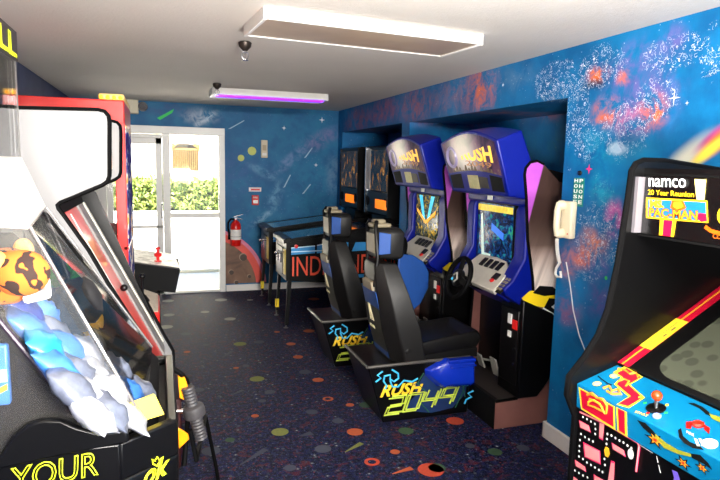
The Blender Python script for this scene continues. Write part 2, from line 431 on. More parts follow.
for q in [((204, 120), (212.5, 114.5), (213, 115), (206, 120)), ((228, 129), (244, 120.2), (244.5, 120.8), (231, 128.6)), ((283, 188), (290, 174.5), (291, 175), (285, 187)), ((302, 194), (310, 184), (311, 184.5), (304, 193.5)), ((304, 158), (312, 147.5), (312.6, 148), (306, 157.5))]:
    w.add([on(*c, 'y', ey) for c in q], [(0, 1, 2, 3)])
tag(w.build('wall_back', [M_BW, PLANET, HALO, HALO2, CRAT, CRAT2, LIME, STAR, STREAK, GREENS]), kind='structure')
tag(MB().box(XL - .1, XL, YF - .1, YB, 0, H).build('wall_left', M_LW), kind='structure')
# wall behind the photographer with a wide entrance opening
w = MB(); w.box(XL, -.55, YF - .1, YF, 0, H).box(1.5, REC, YF - .1, YF, 0, H).box(-.55, 1.5, YF - .1, YF, 2.2, H)
tag(w.build('wall_front', M_LW), kind='structure')
# baseboards
BBM = mat('baseboard_white', (226, 222, 216), .45)
tag(MB().box(XR - .02, XR, -1.0, R0 + .02, 0, .105).box(XR - .02, XR + .3, R0, R0 + .02, 0, .105).box(XR - .02, XR, POST0, POST1, 0, .1).build('baseboard_right', BBM, bevel=.006), kind='structure')
tag(MB().box(DX1 + .06, XR, YB - .018, YB, 0, .085).build('baseboard_back', BBM, bevel=.004), kind='structure')

# ---- glass door at the end of the room
DWH = mat('door_white', (232, 230, 224), .4)
PANE = glass('door_glass', alpha=.01)
d = root('door_1', (.04, YB, 0), None, None); d['kind'] = 'structure'
y0, y1 = YB - .03, YB + .09
fm = MB()
fm.box(DX1 - .022, DX1 + .052, y0, y1, 0, DZ + .0).box(DX0 - .06, DX0 + .075, y0, y1, 0, DZ).box(DX0 - .06, DX1 + .052, y0 - .01, y1, DZ - .075, DZ + .02).box(.028, .118, y0, y1, .0, DZ - .07)
fm.box(.118, DX1 - .02, y0 + .02, y1, .975, 1.035).box(.118, DX1 - .02, y0 + .02, y1, 0, .03)
fm.build('door_frame', DWH, d, d.location, bevel=.005)
lf = MB(); lx0, lx1 = DX0 + .08, .024; ly0, ly1 = YB - .02, YB + .03
lf.box(lx0, lx0 + .07, ly0, ly1, .01, DZ - .08).box(lx1 - .075, lx1, ly0, ly1, .01, DZ - .08).box(lx0, lx1, ly0, ly1, DZ - .2, DZ - .08).box(lx0, lx1, ly0, ly1, .01, .12).box(lx0, lx1, ly0, ly1, .85, .885)
leaf = lf.build('door_leaf', DWH, d, d.location, bevel=.005)
MB().box(lx0 + .07, lx1 - .075, YB + .004, YB + .01, .12, DZ - .2).build('glazing', PANE, leaf, d.location)
hd = MB(); hd.box(.0, .024, YB - .03, YB - .018, .96, 1.18); hd.tube([(.012, YB - .03, .99), (.012, YB - .065, 1.0), (.012, YB - .065, 1.14), (.012, YB - .03, 1.15)], .011)
hd.build('door_handle', STEEL, leaf, d.location)
MB().box(-.35, .03, YB - .06, YB - .02, DZ - .13, DZ - .09).build('door_closer', DWH, leaf, d.location, bevel=.004)
MB().box(.118, DX1 - .02, YB + .03, YB + .036, .03, DZ - .075).build('glazing', PANE, d, d.location)

# ================================================================== OUTSIDE THE DOOR
PAVE = mat('pale_paving', (232, 228, 220), .8, var=.05, scale=5)
tag(MB().box(-9, 10, YB + .12, 26, -.12, -.005).build('ground', PAVE), kind='structure')
STUC = mat('cream_stucco', (236, 228, 208), .9, var=.04, bump=.1)
YST = mat('yellow_stucco', (150, 112, 26), .9, var=.05)
# kerb lines of the walkway
kb = MB(); kb.box(-5, 6, 9.25, 9.33, -.005, .03); tag(kb.build('kerb', mat('kerb_stone', (206, 192, 160), .9), bevel=.006), 'pale kerb stone edging the walkway outside the glass door', 'kerb')
kb = MB(); kb.box(-5, 6, 10.9, 11.0, -.005, .05); tag(kb.build('kerb', mat('kerb_stone', (206, 192, 160), .9), bevel=.006), 'pale kerb stone at the foot of the planter wall below the hedge', 'kerb')
tag(MB().box(-6, 7, 12.05, 12.33, -.005, .70).build('planter_wall', mat('white_render', (240, 238, 232), .9, bump=.1), bevel=.015), 'low white planter wall under the clipped hedge outside', 'wall')
def hedge():
    rnd = random.Random(3); mb = MB()
    for i in range(15000):
        # leaves over the front and top of a clipped body
        x = rnd.uniform(-3.2, 4.2)
        if rnd.random() < .72: y, z = 12.62 + rnd.gauss(0, .07), rnd.uniform(.68, 1.27)
        else: y, z = rnd.uniform(12.6, 13.5), 1.27 + rnd.gauss(0, .05)
        z += .05 * math.sin(x * 5.1) + .03 * math.sin(x * 13)
        L_, W_ = rnd.uniform(.05, .085), rnd.uniform(.02, .032)
        a = Vector((rnd.gauss(0, 1), rnd.gauss(-.4, 1), rnd.gauss(.3, 1))).normalized()
        n = a.orthogonal().normalized(); n = Matrix.Rotation(rnd.uniform(0, 6.28), 3, a) @ n
        p = Vector((x, y, z)); mb.m = rnd.choice((0, 0, 1, 2))
        mb.add([p - a * L_, p + n * W_ + a * L_ * .1, p + a * L_, p - n * W_ + a * L_ * .1], [(0, 1, 2, 3)])
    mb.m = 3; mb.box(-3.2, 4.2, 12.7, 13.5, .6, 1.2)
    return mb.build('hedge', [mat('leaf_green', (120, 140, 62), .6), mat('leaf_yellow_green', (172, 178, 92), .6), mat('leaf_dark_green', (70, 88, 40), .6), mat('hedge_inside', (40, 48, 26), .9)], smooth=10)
tag(hedge(), 'clipped leafy hedge growing behind the low white wall outside', 'hedge')
bd = root('apartment_building', (1.0, 18.2, 0), 'pale building across the courtyard with a yellow arched balcony', 'building')
def bo(px, py): return on(px, py, 'y', 18.0)
BL = bd.location
x0, x1 = bo(172, 150).x, bo(199, 150).x; zt = bo(185, 137).z; zb = bo(185, 171).z
m = MB(); m.box(-9, x0, 18, 18.3, 0, 7).box(x1, 12, 18, 18.3, 0, 7).box(x0, x1, 18, 18.3, zt + .35, 7).box(x0, x1, 18, 18.3, 0, zb)
m.build('facade', STUC, bd, BL)
arc = [(x0 - .02, zt + .36), (x1 + .02, zt + .36), (x1 + .02, zt - .35)] + [(x0 + (x1 - x0) * t, zt - .35 + .22 * math.sin(PI * t)) for t in [1 - q / 12 for q in range(1, 12)]] + [(x0 - .02, zt - .35)]
MB().prism(arc, 'y', 17.95, 18.35).build('balcony_arch', YST, bd, BL)
MB().box(x0, x1, 19.2, 19.3, 0, 4).build('balcony_back', mat('tan_stucco', (150, 132, 92), .9), bd, BL)
xm = (x0 + x1) / 2
MB().box(xm + .1, xm + .55, 19.12, 19.2, zb - .3, zt - .2).build('balcony_door', mat('brown_door', (84, 62, 34), .6), bd, BL)
r = MB()
for q in range(14): xx = x0 + (x1 - x0) * (q + .5) / 14; r.tube([(xx, 18.02, zb), (xx, 18.02, zb + .62)], .012, 6)
r.box(x0, x1, 18.0, 18.05, zb + .6, zb + .66); r.build('balcony_railing', mat('railing_ochre', (120, 92, 40), .6), bd, BL)
for pa, pb in [(153, 158), (146, 149)]:
    a, b = bo(pa, 140), bo(pb, 180)
    MB().box(a.x, b.x, 17.9, 18.0, b.z, a.z + .2).build('pilaster', mat('stone_trim', (206, 198, 176), .8), bd, BL)
# plant on the balcony
pl = MB(); rnd = random.Random(5)
for q in range(160):
    p = Vector((xm - .2 + rnd.gauss(0, .2), 18.4 + rnd.gauss(0, .06), zb + .02 + abs(rnd.gauss(.0, .14)))); a = Vector((rnd.gauss(0, 1), rnd.gauss(0, 1), rnd.gauss(.6, 1))).normalized() * .07; n = a.orthogonal().normalized() * .025
    pl.add([p - a, p + n, p + a, p - n], [(0, 1, 2, 3)])
pl.box(xm - .6, xm + .2, 18.33, 18.5, zb - .12, zb + .0)
tag(pl.build('balcony_plant', mat('plant_green', (96, 112, 52), .7)), 'small green plant in a trough behind the balcony railing across the courtyard', 'plant')

# ================================================================== LIGHT
wd = bpy.data.worlds.new('world'); SC.world = wd; wd.use_nodes = True
nt = wd.node_tree; bg = nt.nodes['Background']
sky = nt.nodes.new('ShaderNodeTexSky'); sky.sky_type = 'HOSEK_WILKIE'; sky.turbidity = 3.0; sky.sun_direction = (-.25, -.55, .8)
nt.links.new(sky.outputs[0], bg.inputs[0]); bg.inputs[1].default_value = 6.0
def light(name, ty, loc, energy, color=(1, 1, 1), rot=None, target=None, **kw):
    l = bpy.data.lights.new(name, ty); l.energy = energy; l.color = color
    for k_, v_ in kw.items(): setattr(l, k_, v_)
    o = bpy.data.objects.new(name, l); COL.objects.link(o); o.location = loc
    if target is not None: o.rotation_euler = (Vector(target) - Vector(loc)).to_track_quat('-Z', 'Y').to_euler()
    if rot: o.rotation_euler = rot
    return o
light('sun', 'SUN', (0, 12, 10), 26.0, (1, .95, .86), target=Vector((0, 12, 10)) + Vector((.30, .62, -.9)), angle=.02)

# added fill light out of view, aimed at the ceiling like bounced flash
light('ceiling_fill', 'AREA', (.5, .2, 1.35), 150, (1, .95, .88), target=(.7, 1.4, 3.4), shape='RECTANGLE', size=.5, size_y=.5)
# added unseen fill where the ceiling row would repeat behind the photographer
light('overhead_fill', 'AREA', (.9, -.35, 2.33), 45, (1, .96, .9), target=(.9, .25, 0), shape='RECTANGLE', size=1.2, size_y=.3)
light('front_fill', 'AREA', (.9, YF + .15, 2.33), 190, (1, .96, .9), target=(1.2, 3.4, .6), shape='RECTANGLE', size=1.4, size_y=.25)  # added unseen fill, aimed forward to brighten faces turned to the camera

# ================================================================== CEILING FIXTURES
HOUS = mat('fixture_white', (232, 230, 226), .4)
def fixture(x0, x1, y0, y1, zb, lab, diff, tubes, flat):
    cx, cy = (x0 + x1) / 2, (y0 + y1) / 2; L_ = Vector((cx, cy, H))
    t = root('ceiling_light', L_, lab, 'ceiling light', 'fluorescent ceiling lights')
    m = MB()
    m.prism([(y0 + .02, H), (y0, zb + .02), (y0, zb), (y0 + .015, zb), (y0 + .015, zb + .02), (y1 - .015, zb + .02), (y1 - .015, zb), (y1, zb), (y1, zb + .02), (y1 - .02, H)], 'x', x0, x1)
    m.build('housing', HOUS, t, L_)
    for xa, xb in ((x0 - .012, x0 + .006), (x1 - .006, x1 + .012)):
        MB().box(xa, xb, y0, y1, zb - .004, H).build('end_cap', HOUS, t, L_, bevel=.003)
    MB().box(x0 + .006, x1 - .006, y0 + .016, y1 - .016, zb + .004, zb + .014).build('diffuser', diff, t, L_)
    for yy in tubes[0]:
        m = MB(); m.tube([(x0 + .03, yy, zb - .004), (x1 - .03, yy, zb - .004)], .012, 10); m.build('fluorescent_tube', tubes[1], t, L_)
    return t
DIFF = art('diffuser_glow_tint', [(.35, (150, 128, 112)), (.6, (178, 158, 136)), (.8, (160, 128, 150))], .8, .10, .4, .3)  # purple blacklight tint and faint glow put into the unlit diffuser's colour
UVT = mat('blacklight_tube', (112, 30, 255), .3, emit=2.2, var=.02)
DIFFD = mat('reflector_white', (205, 202, 206), .4)
nf = fixture(.455, 1.635, 2.86, 3.29, 2.355, 'large white fluorescent ceiling light with unlit diffuser, nearer the camera', DIFF, ([], None), False)
nf.rotation_euler.z = math.radians(4.5)
fixture(.50, 1.64, 5.98, 6.36, 2.345, 'slim ceiling light glowing purple near the glass door', DIFFD, ([6.02, 6.09], UVT), True)

SPR = mat('sprinkler_bronze', (70, 62, 56), .4, .7)
def sprinkler(px, py, lab):
    c = on(px, py, 'z', H)
    t = root('fire_sprinkler', (c.x, c.y, H), lab, 'sprinkler', 'ceiling fire sprinklers')
    MB().lathe([(.03, 0), (.04, -.008), (.036, -.03), (.018, -.05), (.012, -.055)], (0, 0, 0)).build('escutcheon', SPR, t)
    m = MB(); m.tube([(0, 0, -.05), (0, 0, -.065)], .011, 8)
    m.tube([(-.013, 0, -.06), (-.02, 0, -.075), (-.016, 0, -.095), (0, 0, -.105)], .003, 6); m.tube([(.013, 0, -.06), (.02, 0, -.075), (.016, 0, -.095), (0, 0, -.105)], .003, 6)
    m.tube([(0, 0, -.06), (0, 0, -.1)], .0025, 6)
    m.build('sprinkler_frame', CHROME, t)
    MB().lathe([(.006, -.103), (.02, -.105), (.02, -.109), (.004, -.111)], (0, 0, 0)).build('deflector', CHROME, t)
    return t
sprinkler(245, 41.5, 'bronze fire sprinkler beside the near white ceiling light')
sprinkler(217, 83, 'bronze fire sprinkler next to the purple ceiling light')

# ================================================================== THINGS ON THE BACK WALL
def pbw(px, py): return on(px, py, 'y', YB)
# fire extinguisher
c = pbw(235, 232); fx, fy = c.x, YB - .085
t = root('fire_extinguisher', (fx, YB - .07, .62), 'red fire extinguisher hung on the mural wall beside the door frame', 'fire extinguisher'); O = t.location
MB().lathe([(.03, .615), (.062, .618), (.068, .63), (.068, .86), (.062, .90), (.035, .935), (.022, .945), (.02, .96)], (fx, fy, 0), n=24).build('cylinder', RED, t, O)
MB().lathe([(.0685, .70), (.0692, .70), (.0692, .83), (.0685, .83)], (fx, fy, 0), n=24).build('instruction_label', mat('label_white', (226, 224, 218), .5, var=.2, scale=60), t, O)
m = MB(); m.box(fx - .014, fx + .014, fy - .014, fy + .014, .955, .985); m.build('valve', CHROME, t, O, bevel=.003)
m = MB(); m.slab([(fx - .03, fy - .008, .985), (fx + .09, fy - .008, 1.02), (fx + .095, fy - .008, 1.03), (fx - .03, fy - .008, 1.0)], (0, .016, 0)); m.slab([(fx + .01, fy - .008, .975), (fx + .085, fy - .008, .955), (fx + .085, fy - .008, .965), (fx + .01, fy - .008, .985)], (0, .016, 0)); m.build('handle', CHROME, t, O, bevel=.002)
m = MB(); m.tube([(fx - .01, fy, .965), (fx - .06, fy - .01, .965), (fx - .095, fy - .01, .92), (fx - .098, fy - .005, .85), (fx - .085, fy, .78), (fx - .083, fy, .74)], .011, 8); m.tube([(fx - .083, fy, .76), (fx - .083, fy, .70)], .013, 8, .018); m.build('hose', RUBBER, t, O)
m = MB(); m.box(fx - .02, fx + .02, fy + .06, YB, .66, .92); m.tube([(fx + .069 * math.cos(a), fy + .069 * math.sin(a), .74) for a in [2 * PI * q / 24 for q in range(25)]], .004, 6); m.build('wall_bracket', STEEL, t, O)
# fire alarm pull station + sign
c = pbw(255, 200)
t = root('fire_alarm_pull', (c.x, YB, c.z), 'small red fire alarm pull station below the white and red sign', 'fire alarm'); O = t.location
MB().box(c.x - .045, c.x + .045, YB - .04, YB, c.z - .065, c.z + .065).build('body', RED, t, O, bevel=.006)
MB().box(c.x - .032, c.x + .032, YB - .052, YB - .038, c.z - .04, c.z + .0).build('pull_handle', WHT, t, O, bevel=.003)
text('lettering', 'FIRE', (c.x - .028, YB - .041, c.z + .025), (.056, 0, 0), (0, 0, .02), WHT, t, O)
c = pbw(255, 189.5)
t = root('wall_sign', (c.x, YB, c.z), 'small white sign with a red bar above the red alarm pull', 'sign'); O = t.location
MB().box(c.x - .082, c.x + .082, YB - .006, YB, c.z - .028, c.z + .028).build('plate', mat('sign_pink_white', (232, 216, 216), .5), t, O, bevel=.003)
MB().box(c.x - .055, c.x + .062, YB - .009, YB - .005, c.z - .012, c.z + .010).build('red_bar', RED, t, O)
# beige wall box
c = pbw(264, 149)
t = root('wall_thermostat', (c.x, YB, c.z), 'tall beige plastic box high on the mural wall right of the small yellow planets', 'thermostat'); O = t.location
BEI = mat('beige_plastic', (206, 196, 170), .5)
MB().box(c.x - .042, c.x + .042, YB - .035, YB, c.z - .115, c.z + .115).build('case', BEI, t, O, bevel=.008)
MB().box(c.x - .025, c.x + .025, YB - .038, YB - .034, c.z - .02, c.z + .05).build('grille', mat('beige_dark', (170, 156, 128), .6), t, O)
MB().box(c.x - .028, c.x + .028, YB - .040, YB - .034, c.z - .085, c.z - .05).build('cover', WHITEP, t, O, bevel=.002)
# emergency light above the doorway
c = pbw(143, 107)
t = root('emergency_light', (c.x - .09, YB, c.z), 'beige emergency light with a silver lamp head above the glass door', 'emergency light'); O = t.location
MB().box(c.x - .24, c.x - .05, YB - .09, YB, c.z - .09, c.z + .09).build('battery_case', BEI, t, O, bevel=.01)
m = MB(); m.lathe([(.02, .05), (.05, .03), (.058, -.01), (.052, -.015)], (c.x, YB - .08, c.z), (0.1, 1, .2)); m.build('lamp_head', CHROME, t, O)
m = MB(); m.tube([(c.x - .06, YB - .05, c.z), (c.x, YB - .04, c.z)], .012); m.build('swivel_arm', STEEL, t, O)

# ================================================================== THINGS ON THE RIGHT WALL
def prw(px, py): return on(px, py, 'x', XR)
c = prw(571.5, 219)
t = root('wall_phone', (XR, c.y, c.z), 'cream wall telephone with coiled cord under the house phone sign', 'telephone'); O = t.location
CREAM = mat('cream_plastic', (226, 214, 184), .4)
MB().box(XR - .045, XR, c.y - .05, c.y + .05, c.z - .115, c.z + .105).build('phone_base', CREAM, t, O, bevel=.012)
m = MB()
hp = [(XR - .075, c.y + .02, c.z + .095), (XR - .085, c.y + .022, c.z + .05), (XR - .085, c.y + .022, c.z - .05), (XR - .075, c.y + .02, c.z - .1)]
m.tube(hp, .02, 10); m.lathe([(.02, .0), (.03, .015), (.03, .04), (.02, .045)], (XR - .088, c.y + .02, c.z + .08), (1, 0, 0)); m.lathe([(.02, .0), (.03, .015), (.03, .04), (.02, .045)], (XR - .088, c.y + .02, c.z - .085), (1, 0, 0))
m.build('handset', CREAM, t, O)
MB().lathe([(.004, 0), (.004, .004)], (XR - .048, c.y - .03, c.z - .085), (1, 0, 0)).build('lamp', RED, t, O)
# coiled cord hangs and doubles back
a, b_, e_ = Vector((XR - .07, c.y + .03, c.z - .12)), Vector((XR - .02, c.y + .055, c.z - .27)), Vector((XR - .03, c.y + .06, c.z - .33))
pts = []
for q in range(420):
    s_ = q / 419; base = a.lerp(b_, min(1, s_ * 1.0)) + Vector((0, .01 * math.sin(s_ * 3), 0))
    an = s_ * 2 * PI * 26; pts.append(base + Vector((math.cos(an) * .008, math.sin(an) * .011, 0)))
m = MB(); m.tube(pts, .0028, 5)
m.tube([b_, b_ + Vector((0, .03, -.04)), b_ + Vector((0, .035, -.075)), b_ + Vector((0, .015, -.09)), b_ + Vector((0, -.02, -.085)), b_ + Vector((0, -.012, -.05))], .008, 8)
m.build('coiled_cord', WHITEP, t, O)
pA = [prw(567, 262), prw(571, 285), prw(574, 310), prw(580, 335), prw(588, 356), prw(594, 372)]
m = MB(); m.tube([p + Vector((-.006, 0, 0)) for p in pA], .0035, 6)
tag(m.build('phone_cord', WHITEP), 'thin white cable hanging down the blue wall below the telephone', 'cable')
# house phone sign
c0, c1 = prw(574, 178), prw(584, 203); sy0, sy1, sz1, sz0 = prw(573.8, 190).y, prw(584, 190).y, prw(579, 178).z, prw(579, 203).z
t = root('house_phone_sign', (XR, (sy0 + sy1) / 2, (sz0 + sz1) / 2), 'green HOUSE PHONE sign with white letters stacked above the wall telephone', 'sign'); O = t.location
TEAL = mat('sign_teal', (0, 120, 110), .5)
MB().box(XR - .004, XR, sy1, sy0, sz0 - .02, sz1).build('plate', TEAL, t, O)
hh = (sz1 - sz0 + .01) / 5; ww_ = (sy0 - sy1) / 2
for k_, wd_ in enumerate(('HOUSE', 'PHONE')):
    for q, ch in enumerate(wd_):
        text('letter', ch, (XR - .004, sy0 - k_ * ww_ - ww_ * .15, sz1 - (q + .86) * hh), (0, -ww_ * .7, 0), (0, 0, hh * .7), WHT, t, O, .0015, weight=.02)
c = prw(580.5, 173)
t = root('wall_hook', (XR, c.y, c.z), 'small round black hook cap above the house phone sign', 'hook'); O = t.location
MB().lathe([(.013, 0), (.015, .006), (.012, .012)], (XR, c.y, c.z), (-1, 0, 0)).build('disc', BLACK, t, O)
MB().lathe([(.004, .011), (.004, .016)], (XR, c.y, c.z), (-1, 0, 0), 10).build('screw_head', CHROME, t, O)

# ================================================================== PINBALL MACHINES (built for the nearer one)
PG = NT('playfield_glass'); PG.b.inputs['Base Color'].default_value = lin((30, 62, 92)); PG.b.inputs['Roughness'].default_value = .06
PG.b.inputs['Coat Weight'].default_value = 1.0
nz = PG.noise(PG.coord(), 9); PG.l(PG.mix(nz, lin((16, 34, 56)), lin((40, 84, 120))), PG.b.inputs['Base Color']); PG = PG.m  # blue base colour stands in for the wall reflected in the glass
DMD = mat('orange_display', (250, 116, 4), .4, emit=.8, var=.35, scale=60)
DMDB = mat('display_bezel', (20, 15, 14), .3)
def pin_art(name, warm):
    return art(name, [(.30, (4, 6, 10)), (.46, (14, 26, 40) if not warm else (36, 16, 10)), (.55, (50, 46, 34)), (.62, (150, 96, 30)), (.70, (230, 190, 110)), (.8, (60, 110, 150))], 8, .35, 1.2, .25, (1, 1, .6))
ORL = mat('orange_red_print', (222, 74, 42), .45)
BLUEP = mat('blue_print', (40, 140, 206), .45, var=.15)
LBLUE = mat('pale_blue_print', (200, 232, 244), .45)
def pinball(cy, lab, warm, with_text):
    y0, y1 = cy - .285, cy + .285
    t = root('pinball_machine', (1.85, cy, 0), lab, 'pinball machine', 'pinball machines'); O = t.location
    prof = [(1.2, .50), (1.2, .905), (2.62, 1.08), (2.62, .44), (1.95, .44)]
    MB().prism(prof, 'y', y0, y1).build('cabinet', BLACK, t, O, bevel=.004)
    # rails and lockdown bar
    for yy in (y0, y1):
        MB().hull8([(1.2, yy - .014, .90), (1.2, yy + .014, .90), (1.2, yy + .014, .93), (1.2, yy - .014, .93)], [(2.16, yy - .014, 1.02), (2.16, yy + .014, 1.02), (2.16, yy + .014, 1.055), (2.16, yy - .014, 1.055)]).build('side_rail', BLACK, t, O, bevel=.004)
    m = MB(); m.prism([(1.17, .885), (1.17, .925), (1.195, .94), (1.25, .945), (1.25, .9)], 'y', y0 - .018, y1 + .018); m.build('lockdown_bar', BLACK, t, O, bevel=.006)
    MB().hull8([(1.25, y0 + .02, .93), (1.25, y1 - .02, .93), (1.25, y1 - .02, .934), (1.25, y0 + .02, .934)], [(2.15, y0 + .02, 1.045), (2.15, y1 - .02, 1.045), (2.15, y1 - .02, 1.049), (2.15, y0 + .02, 1.049)]).build('playfield_glass', PG, t, O)
    # front furniture
    m = MB(); m.box(1.186, 1.2, cy - .15, cy + .15, .545, .83); cdoor = m.build('coin_door', mat('dark_steel', (60, 58, 56), .35, .8), t, O, bevel=.006)
    for yy in (cy - .07, cy + .07): MB().box(1.172, 1.188, yy - .03, yy + .03, .66, .78).build('coin_slot', CHROME, cdoor, O, bevel=.004)
    m = MB(); m.tube([(1.205, cy - .21, .79), (1.13, cy - .21, .785)], .012, 8); m.ball((1.115, cy - .21, .784), .02, 8); m.build('plunger', CHROME, t, O)
    m = MB(); m.box(1.19, 1.201, y0 + .03, y0 + .12, .56, .82); m.build('front_decal', mat('old_yellow_print', (190, 160, 48), .5, var=.35, scale=22), t, O)
    m = MB(); m.lathe([(.02, 0), (.02, .012), (.012, .014)], (1.30, y0, .855), (0, -1, 0), 14); m.build('flipper_button', RED, t, O)
    # side picture
    s = MB(); s.box(1.235, 2.60, y0 - .002, y0, .50, .865)
    pn = s.build('side_art', BLACKM, t, O)
    P = y0 - .0035
    m = MB(); m.slab([(1.25, P, .77), (1.25, P, .845), (1.50, P, .862), (1.50, P, .78)], (0, .001, 0)); m.slab([(1.52, P, .78), (1.52, P, .866), (1.72, P, .90), (1.86, P, .885), (1.86, P, .785)], (0, .001, 0)); m.slab([(1.9, P, .79), (1.94, P, .885), (2.1, P, .885), (2.2, P, .80)], (0, .001, 0)); m.build('blue_band', BLUEP, pn, O)
    m = MB(); m.slab([(1.25, P - .001, .835), (1.25, P - .001, .845), (1.5, P - .001, .861), (1.5, P - .001, .851)], (0, .001, 0)); m.slab([(1.52, P - .001, .855), (1.52, P - .001, .865), (1.72, P - .001, .903), (1.72, P - .001, .893)], (0, .001, 0)); m.slab([(1.25, P - .001, .795), (1.25, P - .001, .805), (1.86, P - .001, .815), (1.86, P - .001, .805)], (0, .001, 0)); m.build('pale_line', LBLUE, pn, O)
    if with_text:
        text('lettering', 'INDEPENDENCE', (1.262, P - .001, .545), (1.32, 0, 0.012), (0, 0, .205), ORL, pn, O, .001, weight=.0)
    m = MB(); m.slab([(1.7, P, .505), (1.7, P, .54), (2.39, P, .54), (2.39, P, .505)], (0, .001, 0)); m.build('lower_band', BLUEP, pn, O)
    # legs
    for sx, xx in ((-1, 1.225), (1, 2.42)):
        for sy, yy in ((-1, y0 + .02), (1, y1 - .02)):
            L_ = MB(); tp = Vector((xx, yy + sy * .008, .62)); bt = Vector((xx + sx * .03, yy + sy * .012, .03))
            for (du, dv) in (((.045, .006)), ((.006, .045))):
                ux, uy = -sx, -sy
                def q(c, k_): return [c, c + Vector((ux * du * k_, 0, 0)), c + Vector((ux * du * k_, uy * dv * k_, 0)), c + Vector((0, uy * dv * k_, 0))]
                L_.loft([q(tp, 1), q(bt, .75)])
            lg = L_.build('leg', BLACK, t, O)
            MB().lathe([(.022, 0), (.024, .006), (.008, .012), (.007, .06)], (bt.x - sx * .01, bt.y - sy * .01, 0), n=10).build('leveller', STEEL, lg, O)
            if sx < 0 and sy > 0: MB().box(bt.x - .004, bt.x + .034, bt.y - .036, bt.y + .004, .10, .19).build('yellow_tape', YEL, lg, O)
    # head
    h0, h1 = cy - .365, cy + .365; hx = .10
    MB().box(2.19 + hx, 2.5 + hx, cy - .2, cy + .2, 1.02, 1.16).build('neck', BLACK, t, O)
    MB().prism([(2.3, 1.13), (2.27, 1.17), (2.27, 1.89), (2.3, 1.91), (2.55, 1.91), (2.55, 1.13)], 'y', h0, h1).build('backbox', BLACK, t, O, bevel=.005)
    for yy in (h0, h1): MB().box(2.155 + hx, 2.185 + hx, yy - .008, yy + .008, 1.15, 1.9).build('side_trim', CHROME if yy == h1 and not warm else BLACK, t, O)
    if not warm: MB().box(2.158 + hx, 2.168 + hx, h1 - .16, h1 - .01, 1.42, 1.87).build('reflection_strip', mat('trim_reflection', (200, 196, 188), .5, .0), t, O)  # pale matt colour paints the bright reflection along the silver trim
    MB().box(2.16 + hx, 2.17 + hx, h0 + .03, h1 - (.03 if warm else .17), 1.42, 1.86).build('translite', pin_art('backglass_warm' if warm else 'backglass_cool', warm), t, O)
    MB().box(2.162 + hx, 2.17 + hx, h0 + .03, h1 - .03, 1.17, 1.40).build('speaker_panel', DMDB, t, O)
    MB().box(2.152 + hx, 2.163 + hx, cy - (.33 if not warm else .25), cy + (.0 if not warm else .10), 1.225, 1.325).build('score_display', DMD, t, O)
    for yy in (h0 + .075, h1 - .09): MB().lathe([(.055, 0), (.055, .006), (.045, .008)], (2.262, yy, 1.29), (-1, 0, 0)).build('speaker', BLACKM, t, O)
    return t
pinball(6.15, 'black pinball machine with orange INDEPENDENCE lettering on its side, nearer the racing seats', False, True)
pinball(7.17, 'black pinball machine against the mural wall, behind the orange-lettered one', True, False)

# ================================================================== RACING CABINETS (built for the nearer one, y0 = near side 3.2)
BLUE = mat('blue_plastic', (4, 20, 122), .36, coat=.08, var=.05, spec=.2)
KBLUE = mat('blue_gloss', (10, 44, 170), .2, coat=.5, var=.05)
BPAD = mat('blue_vinyl', (6, 66, 140), .5, var=.12, scale=30)
SHELL = mat('black_shell', (15, 14, 14), .45, bump=.05, scale=200, spec=.3)
TAN = mat('tan_shell', (128, 118, 96), .5)
GREYD = mat('dash_grey', (188, 184, 172), .4, var=.12, scale=24)
SEATV = mat('black_vinyl', (9, 8, 8), .5, spec=.3)
FOOTM = mat('footwell_mat', (34, 26, 24), .7)
PLATE = mat('grey_plate', (150, 148, 140), .4)
REDD = mat('red_display', (190, 20, 16), .4, emit=.25)
NAVYP = mat('navy_print', (22, 48, 92), .45, var=.2)
CYANP = mat('cyan_print', (70, 190, 240), .45)
GRNP = mat('green_print', (34, 92, 66), .45)
LIMP = mat('lime_print', (196, 214, 74), .45)
GOLD = mat('gold_print', (246, 200, 44), .45)
CREAMP = mat('cream_print', (250, 240, 190), .45)
def side_art():
    k = NT('tunnel_side_print'); co = k.coord()
    sp = k.n('ShaderNodeSeparateXYZ'); k.l(co, sp.inputs[0]); x, z = sp.outputs[0], sp.outputs[2]
    # printed picture: speed tunnel in browns and white, violet sweep above, rose floor below
    u = k.math('SUBTRACT', x, k.math('MULTIPLY', k.math('SUBTRACT', z, 1.2), .38))
    st = k.n('ShaderNodeCombineXYZ'); k.l(k.math('MULTIPLY', u, 17.0), st.inputs[0]); k.l(k.math('MULTIPLY', z, .8), st.inputs[1])
    streak = k.noise(st.outputs[0], 1.0, 3, .6)
    v = k.step(z, .92, 1.42)
    rp = k.n('ShaderNodeValToRGB'); k.l(v, rp.inputs[0]); el = rp.color_ramp.elements
    el[0].position = 0; el[0].color = lin((236, 222, 212)); el[1].position = 1; el[1].color = lin((58, 42, 38)); e = el.new(.42); e.color = lin((176, 156, 148)); e = el.new(.62); e.color = lin((104, 86, 78))
    c = k.mix(k.math('MULTIPLY', k.step(streak, .42, .68), .55), rp.outputs[0], lin((74, 56, 52)))
    vio = k.math('MULTIPLY', k.step(k.math('SUBTRACT', k.math('MULTIPLY', z, .235), x), .004, .014), k.math('GREATER_THAN', z, 1.2))
    c = k.mix(vio, c, k.mix(k.noise(co, 6), lin((150, 62, 168)), lin((196, 104, 204))))
    c = k.mix(k.step(z, .90, .84), c, k.mix(k.noise(co, 5), lin((112, 70, 66)), lin((146, 100, 92))))
    k.l(c, k.b.inputs['Base Color']); k.b.inputs['Roughness'].default_value = .3
    return k.m
SIDEART = side_art()
